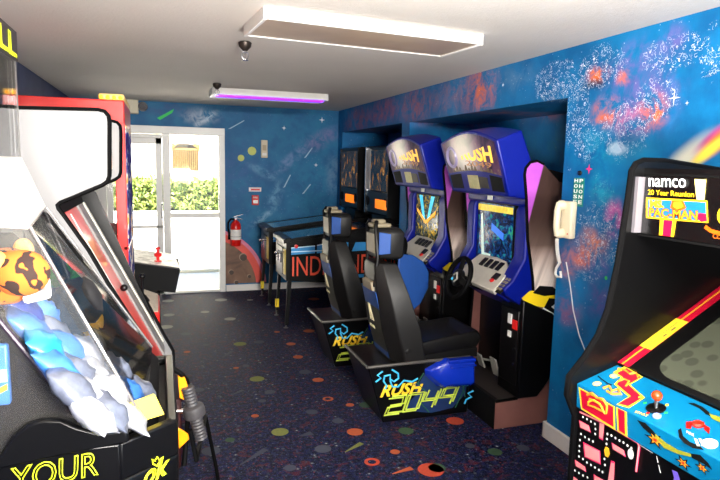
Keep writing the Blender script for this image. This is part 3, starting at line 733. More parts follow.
def marquee_picture():
    k = NT('marquee_picture'); co = k.coord(); n = k.noise(co, 7, 5, .6, .8)
    c = k.mix(k.step(n, .36, .60), lin((44, 26, 76)), lin((120, 76, 112)))
    c = k.mix(k.step(n, .60, .72), c, lin((190, 160, 130)))
    d = k.n('ShaderNodeVectorMath', operation='DISTANCE'); k.l(co, d.inputs[0]); d.inputs[1].default_value = (.07, .02, 1.80)
    glow = k.step(d.outputs['Value'], .34, .04)
    k.l(k.mix(.6, c, lin((20, 10, 34))), k.b.inputs['Base Color']); k.b.inputs['Roughness'].default_value = .5; k.b.inputs['Specular IOR Level'].default_value = .15
    k.l(k.mix(k.math('MULTIPLY', glow, .7), c, lin((255, 246, 214))), k.b.inputs['Emission Color'])
    k.l(k.math('MULTIPLY_ADD', glow, .62, .05), k.b.inputs['Emission Strength'])      # lamp tube behind the picture
    return k.m
MARQ = marquee_picture()
SCRN = art('race_screen_picture', [(.3, (4, 8, 18)), (.45, (8, 26, 60)), (.54, (8, 50, 104)), (.60, (20, 100, 130)), (.66, (40, 150, 80)), (.72, (10, 40, 150))], 13, .4, 2.0, .15)
SCRF = art('race_screen_picture_far', [(.3, (4, 6, 8)), (.5, (10, 40, 40)), (.62, (160, 130, 20)), (.75, (240, 180, 40))], 14, .35, 2.0, .15)
def racer(loc, lab, footpanel, far):
    B = Vector((1.9, 3.65, 0)); t = root('racing_cabinet', B, lab, 'arcade machine', 'sit-down racing cabinets')
    ya, yb = 3.20, 4.0
    bl = lambda mb, n, m, p=t, **kw: mb.build(n, m, p, B, **kw)
    # ---- seat pod
    p0, p1 = 3.45, 3.93
    m = MB(); m.loft([[(1.37, p0 + .03, 0), (2.0, p0 + .03, 0), (2.0, p1 - .03, 0), (1.37, p1 - .03, 0)], [(1.25, p0, .385), (2.0, p0, .385), (2.0, p1, .385), (1.25, p1, .385)], [(1.235, p0 - .005, .40), (2.0, p0 - .005, .41), (2.0, p1 + .005, .41), (1.235, p1 + .005, .40)]])
    pod = bl(m, 'seat_pod', BLACK, bevel=.006)
    m = MB(); m.tube([(1.24, p0 - .004, .405), (1.98, p0 - .004, .415)], .011, 8); m.tube([(1.24, p0, .405), (1.24, p1, .405)], .011, 8); bl(m, 'edge_trim', mat('worn_metal_trim', (92, 88, 84), .4, .6), pod)
    # printed side of the pod: on the leaning plane y = pod(z)
    def q(x, z, o=.003): return Vector((x, p0 + .03 * (1 - z / .385) - o, z))
    def flat(name, pts, mt, o=.003):
        return bl(MB().slab([q(x, z, o) for x, z in pts], (0, .001, 0)), name, mt, pod)
    flat('silhouette_print', [(1.52, .10), (1.58, .06), (1.72, .03), (1.88, .05), (1.97, .14), (1.98, .27), (1.90, .33), (1.82, .30), (1.76, .36), (1.66, .345), (1.62, .27), (1.57, .255), (1.60, .18)], NAVYP, .002)
    m = MB()
    for pts in ([(1.64, .33), (1.60, .26), (1.66, .20), (1.63, .12), (1.70, .04)], [(1.70, .36), (1.78, .30), (1.84, .24), (1.94, .22), (1.97, .12)], [(1.9, .31), (1.96, .27), (1.95, .16), (1.9, .05)]):
        m.tube([q(x, z, .004) for x, z in pts], .004, 6)
    bl(m, 'green_line', GRNP, pod)
    m = MB()
    for pts in ([(1.345, .37), (1.31, .345), (1.335, .325), (1.30, .30)], [(1.41, .375), (1.455, .345), (1.46, .31), (1.43, .29), (1.40, .31), (1.40, .34), (1.36, .335), (1.355, .30), (1.38, .265), (1.37, .245)], [(1.40, .30), (1.42, .255), (1.46, .25), (1.50, .29), (1.56, .275), (1.60, .295)], [(2.03, .16), (1.99, .145), (2.02, .115), (1.98, .10), (1.97, .07)]):
        m.tube([q(x, z, .004) for x, z in pts], .0065, 6)
    bl(m, 'lightning_pattern', CYANP, pod)
    text('lettering', 'RUSH', q(1.335, .188, .005), (.305, 0, .0), (.012, -.0, .082), GOLD, pod, B, .002, shear=.25, weight=.035)
    m = MB(); 
    for ch, x0 in (('2', 1.385), ('0', 1.515), ('4', 1.645), ('9', 1.775)):
        w_, h_, z0 = .105, .115, .063
        S = {'2': [[(0, 1), (1, 1), (1, .5), (.08, .45), (0, 0), (1, 0)]], '0': [[(0, 0), (.1, 1), (1, 1), (.9, 0), (0, 0)]], '4': [[(.1, 1), (0, .45), (1, .45)], [(.95, 1), (.8, 0)]], '9': [[(.9, .45), (0, .45), (.1, 1), (1, 1), (.85, 0)]]}[ch]
        for st in S:
            for off_ in (-.011, .011):
                m.tube([q(x0 + (u + .25 * v) * w_ + off_, z0 + v * h_ + off_ * .6 + (x0 - 1.385) * .07, .005) for u, v in st], .006, 6)
    bl(m, 'number_lettering', LIMP, pod)
    m = MB()
    m.loft([[(1.75, p0 + .02, .215), (1.95, p0 + .02, .215), (1.995, p0 + .02, .23), (1.995, p0, .41), (1.78, p0, .425), (1.64, p0, .36), (1.65, p0 + .01, .31)], [(1.77, p0 - .06, .24), (1.95, p0 - .075, .235), (1.99, p0 - .075, .245), (1.99, p0 - .06, .40), (1.79, p0 - .055, .415), (1.67, p0 - .035, .35), (1.68, p0 - .035, .315)], [(1.80, p0 - .09, .27), (1.94, p0 - .105, .265), (1.965, p0 - .105, .275), (1.965, p0 - .085, .37), (1.82, p0 - .08, .38), (1.74, p0 - .06, .335), (1.74, p0 - .06, .315)]])
    m.box(1.79, 1.992, p0 - .075, p0 - .02, .40, .425).box(1.80, 1.992, p0 - .085, p0 - .02, .37, .385)
    bl(m, 'blue_bulge', KBLUE, pod, bevel=.016, seg=3)
    SX = Vector((.095, 0, 0)); bl0 = bl
    bl = lambda mb, n, m, p=t, **kw: (setattr(mb, 'v', [v + SX for v in mb.v]), bl0(mb, n, m, p, **kw))[1]
    # ---- seat
    m = MB(); m.box(1.45, 1.96, p0 + .03, p1 - .03, .40, .46)
    seat = bl(m, 'seat_rail', BLACKM)
    m = MB(); m.loft([[(1.42, p0 + .02, .43), (1.96, p0 + .04, .45), (1.96, p1 - .04, .45), (1.42, p1 - .02, .43)], [(1.40, p0, .48), (2.0, p0 + .03, .53), (2.0, p1 - .03, .53), (1.40, p1, .48)], [(1.42, p0 + .01, .53), (1.96, p0 + .04, .59), (1.96, p1 - .04, .59), (1.42, p1 - .01, .53)], [(1.46, p0 + .09, .49), (1.9, p0 + .1, .53), (1.9, p1 - .1, .53), (1.46, p1 - .09, .49)]])
    bl(m, 'seat', SEATV, bevel=.02, seg=3)
    yc = (p0 + p1) / 2
    def ring(z, xb, xf, wb, wf):
        xm = xb + (xf - xb) * .35
        return [(xb, yc - wb, z), (xm, yc - wf * .93, z), (xf, yc - wf, z), (xf - .03, yc - wf + .05, z), (xm + .05, yc, z), (xf - .03, yc + wf - .05, z), (xf, yc + wf, z), (xm, yc + wf * .93, z), (xb, yc + wb, z)]
    m = MB(); m.loft([ring(.40, 1.34, 1.56, .145, .245), ring(.62, 1.275, 1.515, .145, .25), ring(.86, 1.235, 1.43, .14, .235), ring(1.04, 1.225, 1.38, .10, .145), ring(1.06, 1.235, 1.37, .09, .13)])
    back = bl(m, 'backrest', SHELL, bevel=.008)
    m = MB(); m.slab([(1.338, yc - .14, .42), (1.338, yc + .14, .42), (1.231, yc + .135, .87), (1.231, yc - .135, .87)], (-.006, 0, 0)); bl(m, 'blue_panel', BPAD, back)
    m = MB(); zz = .72; xx = 1.248
    for dy in (-.012, 0, .012): m.slab([(xx + .024 - .012, yc + dy * 2.6 - .004, zz - .07), (xx + .024 - .012, yc + dy * 2.6 + .004, zz - .07), (xx - .018, yc + dy + .004, zz + .05), (xx - .018, yc + dy - .004, zz + .05)], (-.003, 0, 0))
    bl(m, 'emblem', CREAMP, back)
    text('lettering', 'ATARI', (1.37 - .012, yc + .05, .60), (0, -.10, 0), (-.006, 0, .022), CREAMP, back, B, .002)
    # head restraint: two struts, tan shelf, padded block with blue pad
    m = MB(); m.loft([[(1.215, yc - .095, .87), (1.24, yc - .095, .87), (1.24, yc + .095, .87), (1.215, yc + .095, .87)], [(1.205, yc - .085, .93), (1.40, yc - .1, .97), (1.40, yc + .1, .97), (1.205, yc + .085, .93)]]); bl(m, 'tan_collar', TAN, back, bevel=.006)
    for s_ in (-1, 1):
        m = MB(); m.tube([(1.235, yc + s_ * .095, .90), (1.25, yc + s_ * .10, 1.10), (1.235, yc + s_ * .085, 1.30), (1.25, yc + s_ * .06, 1.33)], .014, 8); bl(m, 'strut', BLACK, back)
    def hr(z, xb, xf, wb, wf): return [(xb, yc - wb, z), (xb + .08, yc - wf, z), (xf, yc - wf, z), (xf, yc + wf, z), (xb + .08, yc + wf, z), (xb, yc + wb, z)]
    m = MB(); m.loft([hr(1.085, 1.25, 1.40, .09, .13), hr(1.11, 1.245, 1.42, .10, .142), hr(1.26, 1.24, 1.42, .10, .142), hr(1.29, 1.25, 1.40, .085, .12)]); head = bl(m, 'headrest', SEATV, bevel=.012, seg=3)
    m = MB(); m.slab([(1.252, yc - .108, 1.115), (1.322, yc - .143, 1.125), (1.322, yc - .143, 1.255), (1.252, yc - .108, 1.265)], (-.004, -.006, 0)); bl(m, 'blue_pad', BPAD, head, bevel=.004)
    m = MB(); m.slab([(1.238, yc - .08, 1.12), (1.238, yc + .08, 1.12), (1.234, yc + .08, 1.25), (1.234, yc - .08, 1.25)], (-.006, 0, 0)); bl(m, 'tan_plate', TAN, head, bevel=.003)
    m = MB(); m.box(1.225, 1.36, yc - .055, yc + .055, 1.285, 1.315).box(1.24, 1.33, yc - .03, yc + .03, 1.31, 1.34); bl(m, 'headrest_cap', TAN, head, bevel=.012)
    bl = bl0
    # ---- screen cabinet
    body = [(2.06, 0), (2.06, .18), (2.36, .19), (2.36, .75), (2.28, .8), (2.28, 1.5), (2.36, 1.7), (2.86, 1.6), (2.86, 0)]
    m = MB(); m.prism(body, 'y', ya + .04, yb - .02); bl(m, 'cabinet', BLACK)
    sp = [(2.04, 0), (2.04, .185), (2.20, .19), (2.28, .30), (2.30, .74), (2.27, 1.0), (2.215, 1.25), (2.19, 1.5), (2.165, 1.66), (2.17, 1.70), (2.20, 1.735), (2.25, 1.745), (2.30, 1.725), (2.42, 1.62), (2.87, 1.52), (2.87, 0)]
    for y_ in (ya, yb):
        m = MB(); m.prism(sp, 'y', y_ - .008, y_ + .008); pnl = bl(m, 'side_panel', [SIDEART])
        yy = y_ - .0105
        m = MB(); m.slab([(2.19, yy, .87), (2.25, yy, .915), (2.42, yy, .905), (2.60, yy, .84), (2.60, yy, .80), (2.40, yy, .79), (2.22, yy, .83)], (0, .001, 0)); bl(m, 'race_car_print', YEL, pnl)
        m = MB(); m.slab([(2.27, yy - .001, .90), (2.32, yy - .001, .945), (2.42, yy - .001, .935), (2.50, yy - .001, .88), (2.36, yy - .001, .875)], (0, .001, 0)); m.slab([(2.36, yy - .001, .79), (2.40, yy - .001, .86), (2.46, yy - .001, .85), (2.47, yy - .001, .77), (2.41, yy - .001, .745)], (0, .001, 0)); bl(m, 'black_print', BLACKM, pnl)
        m = MB(); m.slab([(2.42, yy - .002, .80), (2.52, yy - .002, .86), (2.58, yy - .002, .80), (2.5, yy - .002, .74)], (0, .001, 0)); m.slab([(2.33, yy - .002, .76), (2.36, yy - .002, .80), (2.50, yy - .002, .72), (2.58, yy - .002, .68), (2.56, yy - .002, .66), (2.46, yy - .002, .69)], (0, .001, 0)); bl(m, 'white_print', WHT, pnl)
        m = MB(); m.slab([(2.45, yy - .003, .80), (2.50, yy - .003, .83), (2.50, yy - .003, .80), (2.46, yy - .003, .775)], (0, .001, 0)); bl(m, 'red_print', RED, pnl)
        m = MB(); m.slab([(2.30, yy - .001, .765), (2.32, yy - .001, .78), (2.46, yy - .001, .69), (2.60, yy - .001, .66), (2.60, yy - .001, .64), (2.44, yy - .001, .67)], (0, .001, 0)); bl(m, 'blue_print', KBLUE, pnl)
        pts = [(x, y_, z) for x, z in sp[1:13]]
        m = MB(); m.tube(pts, .011, 6); bl(m, 'edge_molding', RUBBER, pnl)
    # footwell
    m = MB(); m.box(2.07, 2.32, ya + .02, yb - .02, .185, .195); bl(m, 'footwell_mat', FOOTM)
    m = MB(); m.box(2.035, 2.06, ya - .005, yb, .0, .20); bl(m, 'kick_plate', BLACKM)
    for y_, l_ in ((3.52, .13), (3.72, .10)):
        m = MB(); m.slab([(2.24, y_ - .04, .23), (2.24, y_ + .04, .23), (2.20, y_ + .04, .23 + l_), (2.20, y_ - .04, .23 + l_)], (.012, 0, .004)); m.tube([(2.23, y_, .29), (2.31, y_, .27)], .01, 6); bl(m, 'pedal', PLATE, bevel=.003)
    if footpanel:
        m = MB(); cx_, cz_ = 1.99, .80
        m.prism([(cx_ - .20, .50), (cx_ - .20, 1.0), (cx_ - .07, .985), (cx_ + .02, .93), (cx_ + .075, .84), (cx_ + .075, .71), (cx_ + .01, .58), (cx_ - .1, .49)], 'y', ya - .02, ya + .0); o_ = bl(m, 'blue_side_panel', BPAD, bevel=.01)
    # coin box
    c0 = ya - .035
    m = MB(); m.prism([(2.19, .20), (2.19, .86), (2.42, .76), (2.52, .64), (2.52, .52), (2.42, .30), (2.34, .20)], 'y', c0, 3.42); cb = bl(m, 'coin_box', BLACK, bevel=.008)
    m = MB(); m.box(2.178, 2.191, c0 + .03, c0 + .23, .28, .78); cdr = bl(m, 'coin_door', mat('coin_door_black', (22, 21, 22), .3, .4), cb, bevel=.004)
    bl(MB().box(2.17, 2.18, c0 + .10, c0 + .14, .68, .745), 'price_sticker', WHT, cdr); bl(MB().box(2.17, 2.18, c0 + .10, c0 + .135, .59, .63), 'price_sticker', WHT, cdr)
    m = MB(); m.box(2.17, 2.18, c0 + .035, c0 + .085, .655, .715); bl(m, 'coin_counter', REDD, cdr)
    m = MB()
    for z_ in (.42, .52): m.lathe([(.008, 0), (.009, .006)], (2.178, c0 + .06, z_), (-1, 0, 0), 10)
    bl(m, 'lock', CHROME, cdr)
    # monitor shell in blue plastic
    h0, h1 = 3.20, 3.97
    m = MB(); col_ = [(2.24, 1.5), (2.20, 1.42), (2.20, 1.12), (2.12, .98), (2.06, .93), (2.08, .89), (2.30, .75), (2.335, .80), (2.335, 1.5)]
    for a_, b_2 in ((h0, h0 + .13), (h1 - .10, h1)):
        m.prism(col_, 'y', a_, b_2)
    m.box(2.20, 2.33, h0, h1, 1.455, 1.525)
    m.prism([(2.25, 1.03), (2.05, .93), (2.07, .88), (2.30, .74), (2.33, .8), (2.33, 1.0)], 'y', h0 + .12, h1 - .09)
    sh = bl(m, 'monitor_shell', BLUE, bevel=.014, seg=3)
    m = MB(); m.slab([(2.235, h0 + .12, 1.46), (2.235, h1 - .09, 1.46), (2.235, h1 - .09, 1.02), (2.235, h0 + .12, 1.02)], (.02, 0, 0)); bl(m, 'screen_bezel', BLACKM, sh)
    m = MB(); m.slab([(2.232, h0 + .20, 1.445), (2.232, h1 - .115, 1.445), (2.232, h1 - .115, 1.03), (2.232, h0 + .20, 1.03)], (.01, 0, 0)); scr = bl(m, 'screen', SCRF if far else SCRN, sh)
    if far:
        m = MB()
        for s_ in (-1, 1): m.slab([(2.228, 3.63 + s_ * .01, 1.20), (2.228, 3.63 + s_ * .07, 1.25), (2.228, 3.63 + s_ * .16, 1.44), (2.228, 3.63 + s_ * .09, 1.44)], (.001, 0, 0))
        bl(m, 'cyan_figure', mat('screen_cyan', (30, 190, 230), .3, emit=.45), scr)
        m = MB()
        for s_ in (-1, 1): m.slab([(2.226, 3.63, 1.19), (2.226, 3.63 + s_ * .19, 1.29), (2.226, 3.63 + s_ * .19, 1.32), (2.226, 3.63, 1.22)], (.001, 0, 0))
        bl(m, 'orange_figure', mat('screen_orange', (250, 170, 30), .3, emit=.5), scr)
    else:
        m = MB(); m.slab([(2.228, h0 + .20, 1.39), (2.228, h1 - .115, 1.39), (2.228, h1 - .115, 1.435), (2.228, h0 + .20, 1.435)], (.001, 0, 0)); bl(m, 'title_band', mat('screen_amber', (240, 190, 50), .3, emit=.35, var=.6, scale=40), scr)
        m = MB(); m.slab([(2.228, 3.74, 1.05), (2.228, 3.78, 1.05), (2.228, 3.81, 1.36), (2.228, 3.79, 1.37)], (.001, 0, 0)); m.slab([(2.228, 3.66, 1.06), (2.228, 3.76, 1.06), (2.228, 3.76, 1.085), (2.228, 3.66, 1.085)], (.001, 0, 0)); bl(m, 'pale_road_line', mat('screen_pale', (200, 220, 210), .3, emit=.3), scr)
        m = MB(); m.slab([(2.227, 3.50, 1.20), (2.227, 3.66, 1.26), (2.227, 3.66, 1.31), (2.227, 3.50, 1.25)], (.001, 0, 0)); bl(m, 'blue_figure', mat('screen_blue', (30, 110, 230), .3, emit=.35), scr)
    # grey dash and wheel
    def dq(s_, y_, o=0): return Vector((2.23 - .175 * s_ - o * .5, y_, 1.045 - .16 * s_ + o))      # s 0 top .. 1 bottom
    m = MB(); m.slab([dq(0, h1 - .2), dq(-.05, 3.55), dq(0, 3.42), dq(.3, 3.30), dq(1.05, 3.27), dq(1.0, h1 - .12)], (-.02, 0, .028)); ds = bl(m, 'dashboard', GREYD, sh, bevel=.005)
    m = MB()
    for k_, y_ in enumerate((3.66, 3.59, 3.52, 3.45)): m.slab([dq(.12, y_, .03), dq(.12, y_ - .045, .03), dq(.42, y_ - .045, .03), dq(.42, y_, .03)], (-.006, 0, .009))
    m.slab([dq(.5, 3.40, .03), dq(.5, 3.34, .03), dq(.72, 3.34, .03), dq(.72, 3.40, .03)], (-.006, 0, .009)); bl(m, 'view_button', BLACK, ds, bevel=.003)
    m = MB(); m.lathe([(.016, 0), (.015, .012)], dq(.78, 3.37, .032), (-.5, 0, .85), 12); bl(m, 'start_button', RED, ds)
    m = MB(); m.slab([dq(.42, 3.285, .0) + Vector((-.01, 0, .012)), dq(.42, 3.215, 0) + Vector((-.01, 0, .012)), dq(1.0, 3.215, 0) + Vector((-.01, 0, .012)), dq(1.0, 3.285, 0) + Vector((-.01, 0, .012))], (-.004, 0, .006)); kp = bl(m, 'keypad', BLACKM, sh)
    m = MB()
    for a_ in range(4):
        for b_2 in range(2): m.slab([dq(.48 + .12 * a_, 3.275 - .03 * b_2, .02) + Vector((-.006, 0, 0)), dq(.48 + .12 * a_, 3.255 - .03 * b_2, .02) + Vector((-.006, 0, 0)), dq(.56 + .12 * a_, 3.255 - .03 * b_2, .02) + Vector((-.006, 0, 0)), dq(.56 + .12 * a_, 3.275 - .03 * b_2, .02) + Vector((-.006, 0, 0))], (-.003, 0, .004))
    bl(m, 'number_key', TAN, kp)
    wc = Vector((1.95, 3.60, .935)); ax = Vector((-.94, 0, .34)).normalized(); u = Vector((0, 1, 0)); v = ax.cross(u)
    m = MB(); m.tube([wc + .142 * (math.cos(a) * u + math.sin(a) * v) for a in [2 * PI * q_ / 40 for q_ in range(41)]], .018, 10); wh = bl(m, 'steering_wheel', RUBBER)
    m = MB()
    for a in (PI * .05, PI * .95, PI * 1.5): m.slab([wc + .03 * (math.cos(a + 1) * u + math.sin(a + 1) * v), wc + .14 * (math.cos(a + .14) * u + math.sin(a + .14) * v), wc + .14 * (math.cos(a - .14) * u + math.sin(a - .14) * v), wc + .03 * (math.cos(a - 1) * u + math.sin(a - 1) * v)], ax * .015)
    bl(m, 'wheel_spoke', BLACKM, wh)
    m = MB(); m.lathe([(.062, -.01), (.066, .012), (.05, .022), (.012, .026)], wc, ax, 20); hb = bl(m, 'wheel_hub', BLACK, wh)
    m = MB(); m.tube([wc + .03 * u - .01 * v + ax * .024, wc - .005 * u - .03 * v + ax * .026, wc - .03 * u + .01 * v + ax * .024, wc + .0 * u + .035 * v + ax * .024], .008, 6); bl(m, 'hub_emblem', PLATE, hb)
    m = MB(); m.lathe([(.012, 0), (.011, .008)], wc + .035 * u + .02 * v + ax * .02, ax, 10); bl(m, 'hub_button', CYANP, hb)
    m = MB(); m.tube([wc, wc - ax * .24], .03, 12); bl(m, 'steering_column', BLACKM, wh)
    # marquee hood
    def fr(y_, arch): return [(2.065, y_, 1.52), (1.95, y_, 1.865 + arch), (2.13, y_, 1.935 + arch * .5), (2.225, y_, 1.72), (2.22, y_, 1.5)]
    n_ = 10; m = MB(); m.loft([fr(h0 + (h1 - h0) * k_ / n_, .075 * math.sin(PI * k_ / n_)) for k_ in range(n_ + 1)])
    hood = bl(m, 'marquee_hood', BLUE, bevel=.012, seg=3, smooth=35)
    def mf(s_, t_, o=.004):      # s: 0 near .. 1 far, t: 0 bottom .. 1 top
        y_ = h0 + (h1 - h0) * s_; tp = 1.865 + .075 * math.sin(PI * s_)
        z_ = 1.52 + (tp - 1.52) * t_; x_ = 2.065 + (1.95 - 2.065) * t_
        return Vector((x_ - o, y_, z_))
    def fpan(name, lo, hi, s0, s1, mt, o, par=hood, inset=0):
        N = 8
        pts = [mf(s0 + (s1 - s0) * k_ / N, lo + inset * 0, o) for k_ in range(N + 1)] + [mf(s1 - (s1 - s0) * k_ / N, hi, o) for k_ in range(N + 1)]
        return bl(MB().slab(pts, (.003, 0, 0)), name, mt, par)
    pic = fpan('marquee', .37, .95, .04, .96, MARQ, .004)
    text('lettering', 'RUSH', mf(.66, .56, .007), mf(.12, .56, .007) - mf(.66, .56, .007), mf(.66, .82, .007) - mf(.66, .56, .007), mat('marquee_gold', (244, 178, 20), .3, emit=.45), pic, B, .002, weight=.03)
    text('small_lettering', '2049', mf(.60, .46, .007), mf(.16, .46, .007) - mf(.60, .46, .007), mf(.60, .54, .007) - mf(.60, .46, .007), mat('marquee_amber', (150, 90, 20), .3, emit=.2), pic, B, .002)
    m = MB(); m.tube([mf(.83 + .08 * math.cos(a), .64 + .17 * math.sin(a), .007) for a in [2 * PI * q_ / 24 for q_ in range(25)]], .012, 6); bl(m, 'wheel_print', mat('marquee_violet_grey', (120, 110, 140), .3, emit=.3), pic)
    m = MB()
    for k_ in range(14):
        s_ = .1 + .055 * k_; hgt = .39 + .10 * ((k_ * 7) % 5) / 4
        m.slab([mf(s_, .37, .007), mf(s_ + .05, .37, .007), mf(s_ + .035, hgt, .007), mf(s_ + .02, hgt, .007)], (.002, 0, 0))
    bl(m, 'skyline_print', mat('marquee_skyline', (70, 50, 24), .4, emit=.2), pic)
    for s0, s1 in ((.05, .24), (.74, .95)): fpan('speaker_grille', .07, .33, s0, s1, BLACKM, .003)
    fpan('marquee_sticker', .08, .30, .44, .62, mat('sticker_grey_gold', (170, 164, 120), .5, var=.3, scale=40), .006)
    fpan('marquee_sticker', .10, .28, .28, .43, mat('sticker_dark', (40, 36, 30), .5, var=.4, scale=50), .006)
    m = MB(); m.slab([(2.195, 3.61, 1.475), (2.195, 3.67, 1.475), (2.195, 3.67, 1.515), (2.195, 3.61, 1.515)], (-.006, 0, 0)); bl(m, 'rating_sticker', WHT, sh)
    t.location = B + Vector(loc)
    return t
racer((0, 0, 0), 'blue sit-down racing cabinet with black seat, nearest the cream wall telephone', False, False)
racer((0, 1.13, 0), 'blue sit-down racing cabinet with black seat, beside the pinball machines', True, True)

def onp(px, py, P0, N):
    d = CAMR @ Vector((px - 360, py - 240, FPX)); N = Vector(N)
    return CPOS + d * ((Vector(P0) - CPOS).dot(N) / d.dot(N))

# ================================================================== REUNION ARCADE CABINET (right foreground)
B = Vector((1.9, 1.41, 0))
t = root('upright_arcade_cabinet', B, 'black upright arcade cabinet with bright blue control panel at the right wall', 'arcade machine')
bl = lambda mb, n, m, p=t, **kw: mb.build(n, m, p, B, **kw)
TURQ = mat('turquoise_print', (0, 112, 160), .45, coat=.05, spec=.25, var=.04)
MAG = mat('crimson_print', (190, 8, 46), .45)
YELL = mat('yellow_line_print', (246, 208, 50), .45)
PINKM = mat('pink_print', (226, 150, 150), .45)
HOTP = mat('hot_pink_print', (232, 30, 96), .45)
prof = [(1.50, 0), (1.475, .5), (1.475, .77), (1.432, .86), (1.436, .93), (1.50, 1.0), (1.555, 1.08), (1.592, 1.18), (1.622, 1.36), (1.645, 1.60), (1.652, 1.70), (1.668, 1.725), (1.70, 1.738), (1.80, 1.738), (2.27, 1.69), (2.27, 0)]
ys = [(1.75, 1.772), (1.048, 1.07)]
for a, b in ys:
    sd = bl(MB().prism(prof, 'y', a, b), 'side_panel', BLACK, bevel=.002)
    m = MB(); m.tube([(x, (a + b) / 2, z) for x, z in prof[:15]], .0125, 8); bl(m, 'edge_molding', RUBBER, sd)
ya, yb = 1.07, 1.75
m = MB(); m.prism([(1.50, 0), (1.49, .5), (1.49, .79), (1.64, .95), (2.16, 1.26), (2.2, 1.30), (2.2, 1.46), (1.69, 1.46), (1.69, 1.47), (2.26, 1.47), (2.26, 0)], 'y', ya, yb); bl(m, 'cabinet', BLACKM)
m = MB(); m.prism([(1.70, 1.46), (1.70, 1.69), (2.26, 1.68), (2.26, 1.46)], 'y', ya, yb); bl(m, 'marquee_box', BLACKM)
bl(MB().box(1.70, 2.2, ya, yb, 1.69, 1.71), 'top_panel', BLACK)
# marquee
MX = 1.69
mq = bl(MB().box(MX, MX + .008, ya, yb - .018, 1.468, 1.682), 'marquee', mat('marquee_black', (8, 8, 9), .25, emit=0))
def pm(px, py, o=0): return on(px, py, 'x', MX - .002 - o)
def dec(name, pts, mt, par, fn, o=0.0, thick=(.001, 0, 0)):
    return bl(MB().slab([fn(x, y, o) for x, y in pts], thick), name, mt, par)
MW, MY, MO, MB_, MR = (mat('lit_white', (255, 255, 250), .4, emit=.7), mat('lit_yellow', (250, 196, 30), .4, emit=.35), mat('lit_orange', (230, 90, 10), .4, emit=.25), mat('lit_blue', (20, 110, 170), .4, emit=.15), mat('lit_crimson', (210, 10, 60), .4, emit=.25))
def mtext(nm, s_, bl_, br_, tl_, mt, o=.003, wt=0.0): 
    P = pm(*bl_, o); return text(nm, s_, P, pm(*br_, o) - P, pm(*tl_, o) - P, mt, mq, B, .001, weight=wt)
mtext('lettering', 'namco', (649, 186.5), (686, 187.8), (649, 178), MW, wt=.0)
mtext('lettering', '20 Year Reunion', (648, 194.6), (694, 197.2), (648, 189.5), MY, wt=.0)
dec('sign_board', [(646, 197.5), (707, 200.5), (708, 223), (646, 218)], MY, mq, pm, .001)
dec('sign_field', [(648, 199.5), (705.5, 202.3), (706, 221), (648, 216.5)], MB_, mq, pm, .002)
mtext('lettering', 'MS.', (650, 207.5), (664, 208.2), (650, 200), MY, .005, .06)
MD = mat('lit_deep_orange', (170, 40, 4), .4, emit=.08)
mtext('lettering', 'PAC-MAN', (649, 216.7), (698, 220.6), (649, 207.5), MD, .004, .05)
mtext('lettering', 'PAC-MAN', (649.8, 215.9), (697.2, 219.7), (649.8, 208.4), MY, .006, -.01)
# plain coloured shapes standing where the sign carries cartoon figures
dec('orange_shape', [(672, 200.5), (683, 201), (686, 208), (678, 212), (670, 208)], MO, mq, pm, .004)
dec('yellow_shape', [(674, 202), (681, 202), (683, 206.5), (677, 209), (673, 206)], MY, mq, pm, .005)
dec('crimson_shape', [(699, 213), (706, 214), (707, 221), (701, 222), (697, 218)], MR, mq, pm, .005)
dec('sign_post', [(660, 219.5), (676, 221), (673.5, 236.8), (659, 235)], MY, mq, pm, .001)
dec('sign_post_band', [(663.5, 220), (672.5, 220.8), (670.5, 236.4), (662.5, 235.5)], MR, mq, pm, .002)
dec('upper_post', [(694.5, 179), (706, 179.5), (704, 200), (696.5, 199.8)], mat('lit_cream', (255, 236, 130), .4, emit=.8), mq, pm, .001)
m = MB(); ec = pm(729, 216, .002)
m.add([ec + Vector((0, .042 * math.cos(a), .036 * math.sin(a))) for a in [2 * PI * q_ / 28 for q_ in range(28)]], [tuple(range(28))]); bl(m, 'emblem', MY, mq)
m = MB(); m.add([ec + Vector((-.001, .034 * math.cos(a), .028 * math.sin(a))) for a in [2 * PI * q_ / 28 for q_ in range(28)]], [tuple(range(28))]); bl(m, 'emblem_field', mat('lit_green', (20, 110, 40), .4, emit=.5), mq)
dec('emblem_ribbon', [(706, 225), (711, 229), (722, 232), (740, 231), (740, 235), (720, 236), (709, 232), (704, 228)], MO, mq, pm, .004)
mtext('lettering', 'CLASS OF 1981', (713, 238.5), (754, 241), (713, 233.5), MO, .003)
bl(MB().box(1.66, 1.692, yb - .016, yb - .001, 1.472, 1.678), 'marquee_retainer', mat('retainer_grey', (120, 116, 122), .4, .2))
# control panel: top plane through its front crest and its rear edge, and the front lip
C0, C1 = Vector((1.463, yb, .905)), Vector((1.645, yb, .962))
cN = (C1 - C0).cross(Vector((0, 1, 0))).normalized()
if cN.z < 0: cN = -cN
cp = bl(MB().prism([(1.463, .905), (1.645, .962), (1.66, .94), (1.49, .812), (1.468, .812)], 'y', ya, yb), 'control_panel', TURQ, bevel=.004)
def pc(px, py, o=0): return onp(px, py, C0 + cN * (.0012 + o), cN)
FP0, FN = Vector((1.4615, yb, .905)), Vector((-1, 0, -.04)).normalized()
def pfc(px, py, o=0): return onp(px, py, FP0 + FN * (.0006 + o), FN)
tt = tuple(-cN * .0005)
for nm, mt, pts, o in [('yellow_line', YELL, [(625, 366), (643, 377), (630, 384.5), (645, 397.5), (629, 408), (616.5, 404.5), (628.5, 396.5), (614, 384), (621, 377.5), (613, 372)], 0), ('crimson_path', MAG, [(626.5, 368), (641, 377), (628, 384.3), (642.5, 397.5), (628, 406), (618.5, 403.5), (631, 396), (616.5, 384), (623.5, 377.5), (617, 373)], .0006)]:
    dec(nm, pts, mt, cp, pc, o, tt)
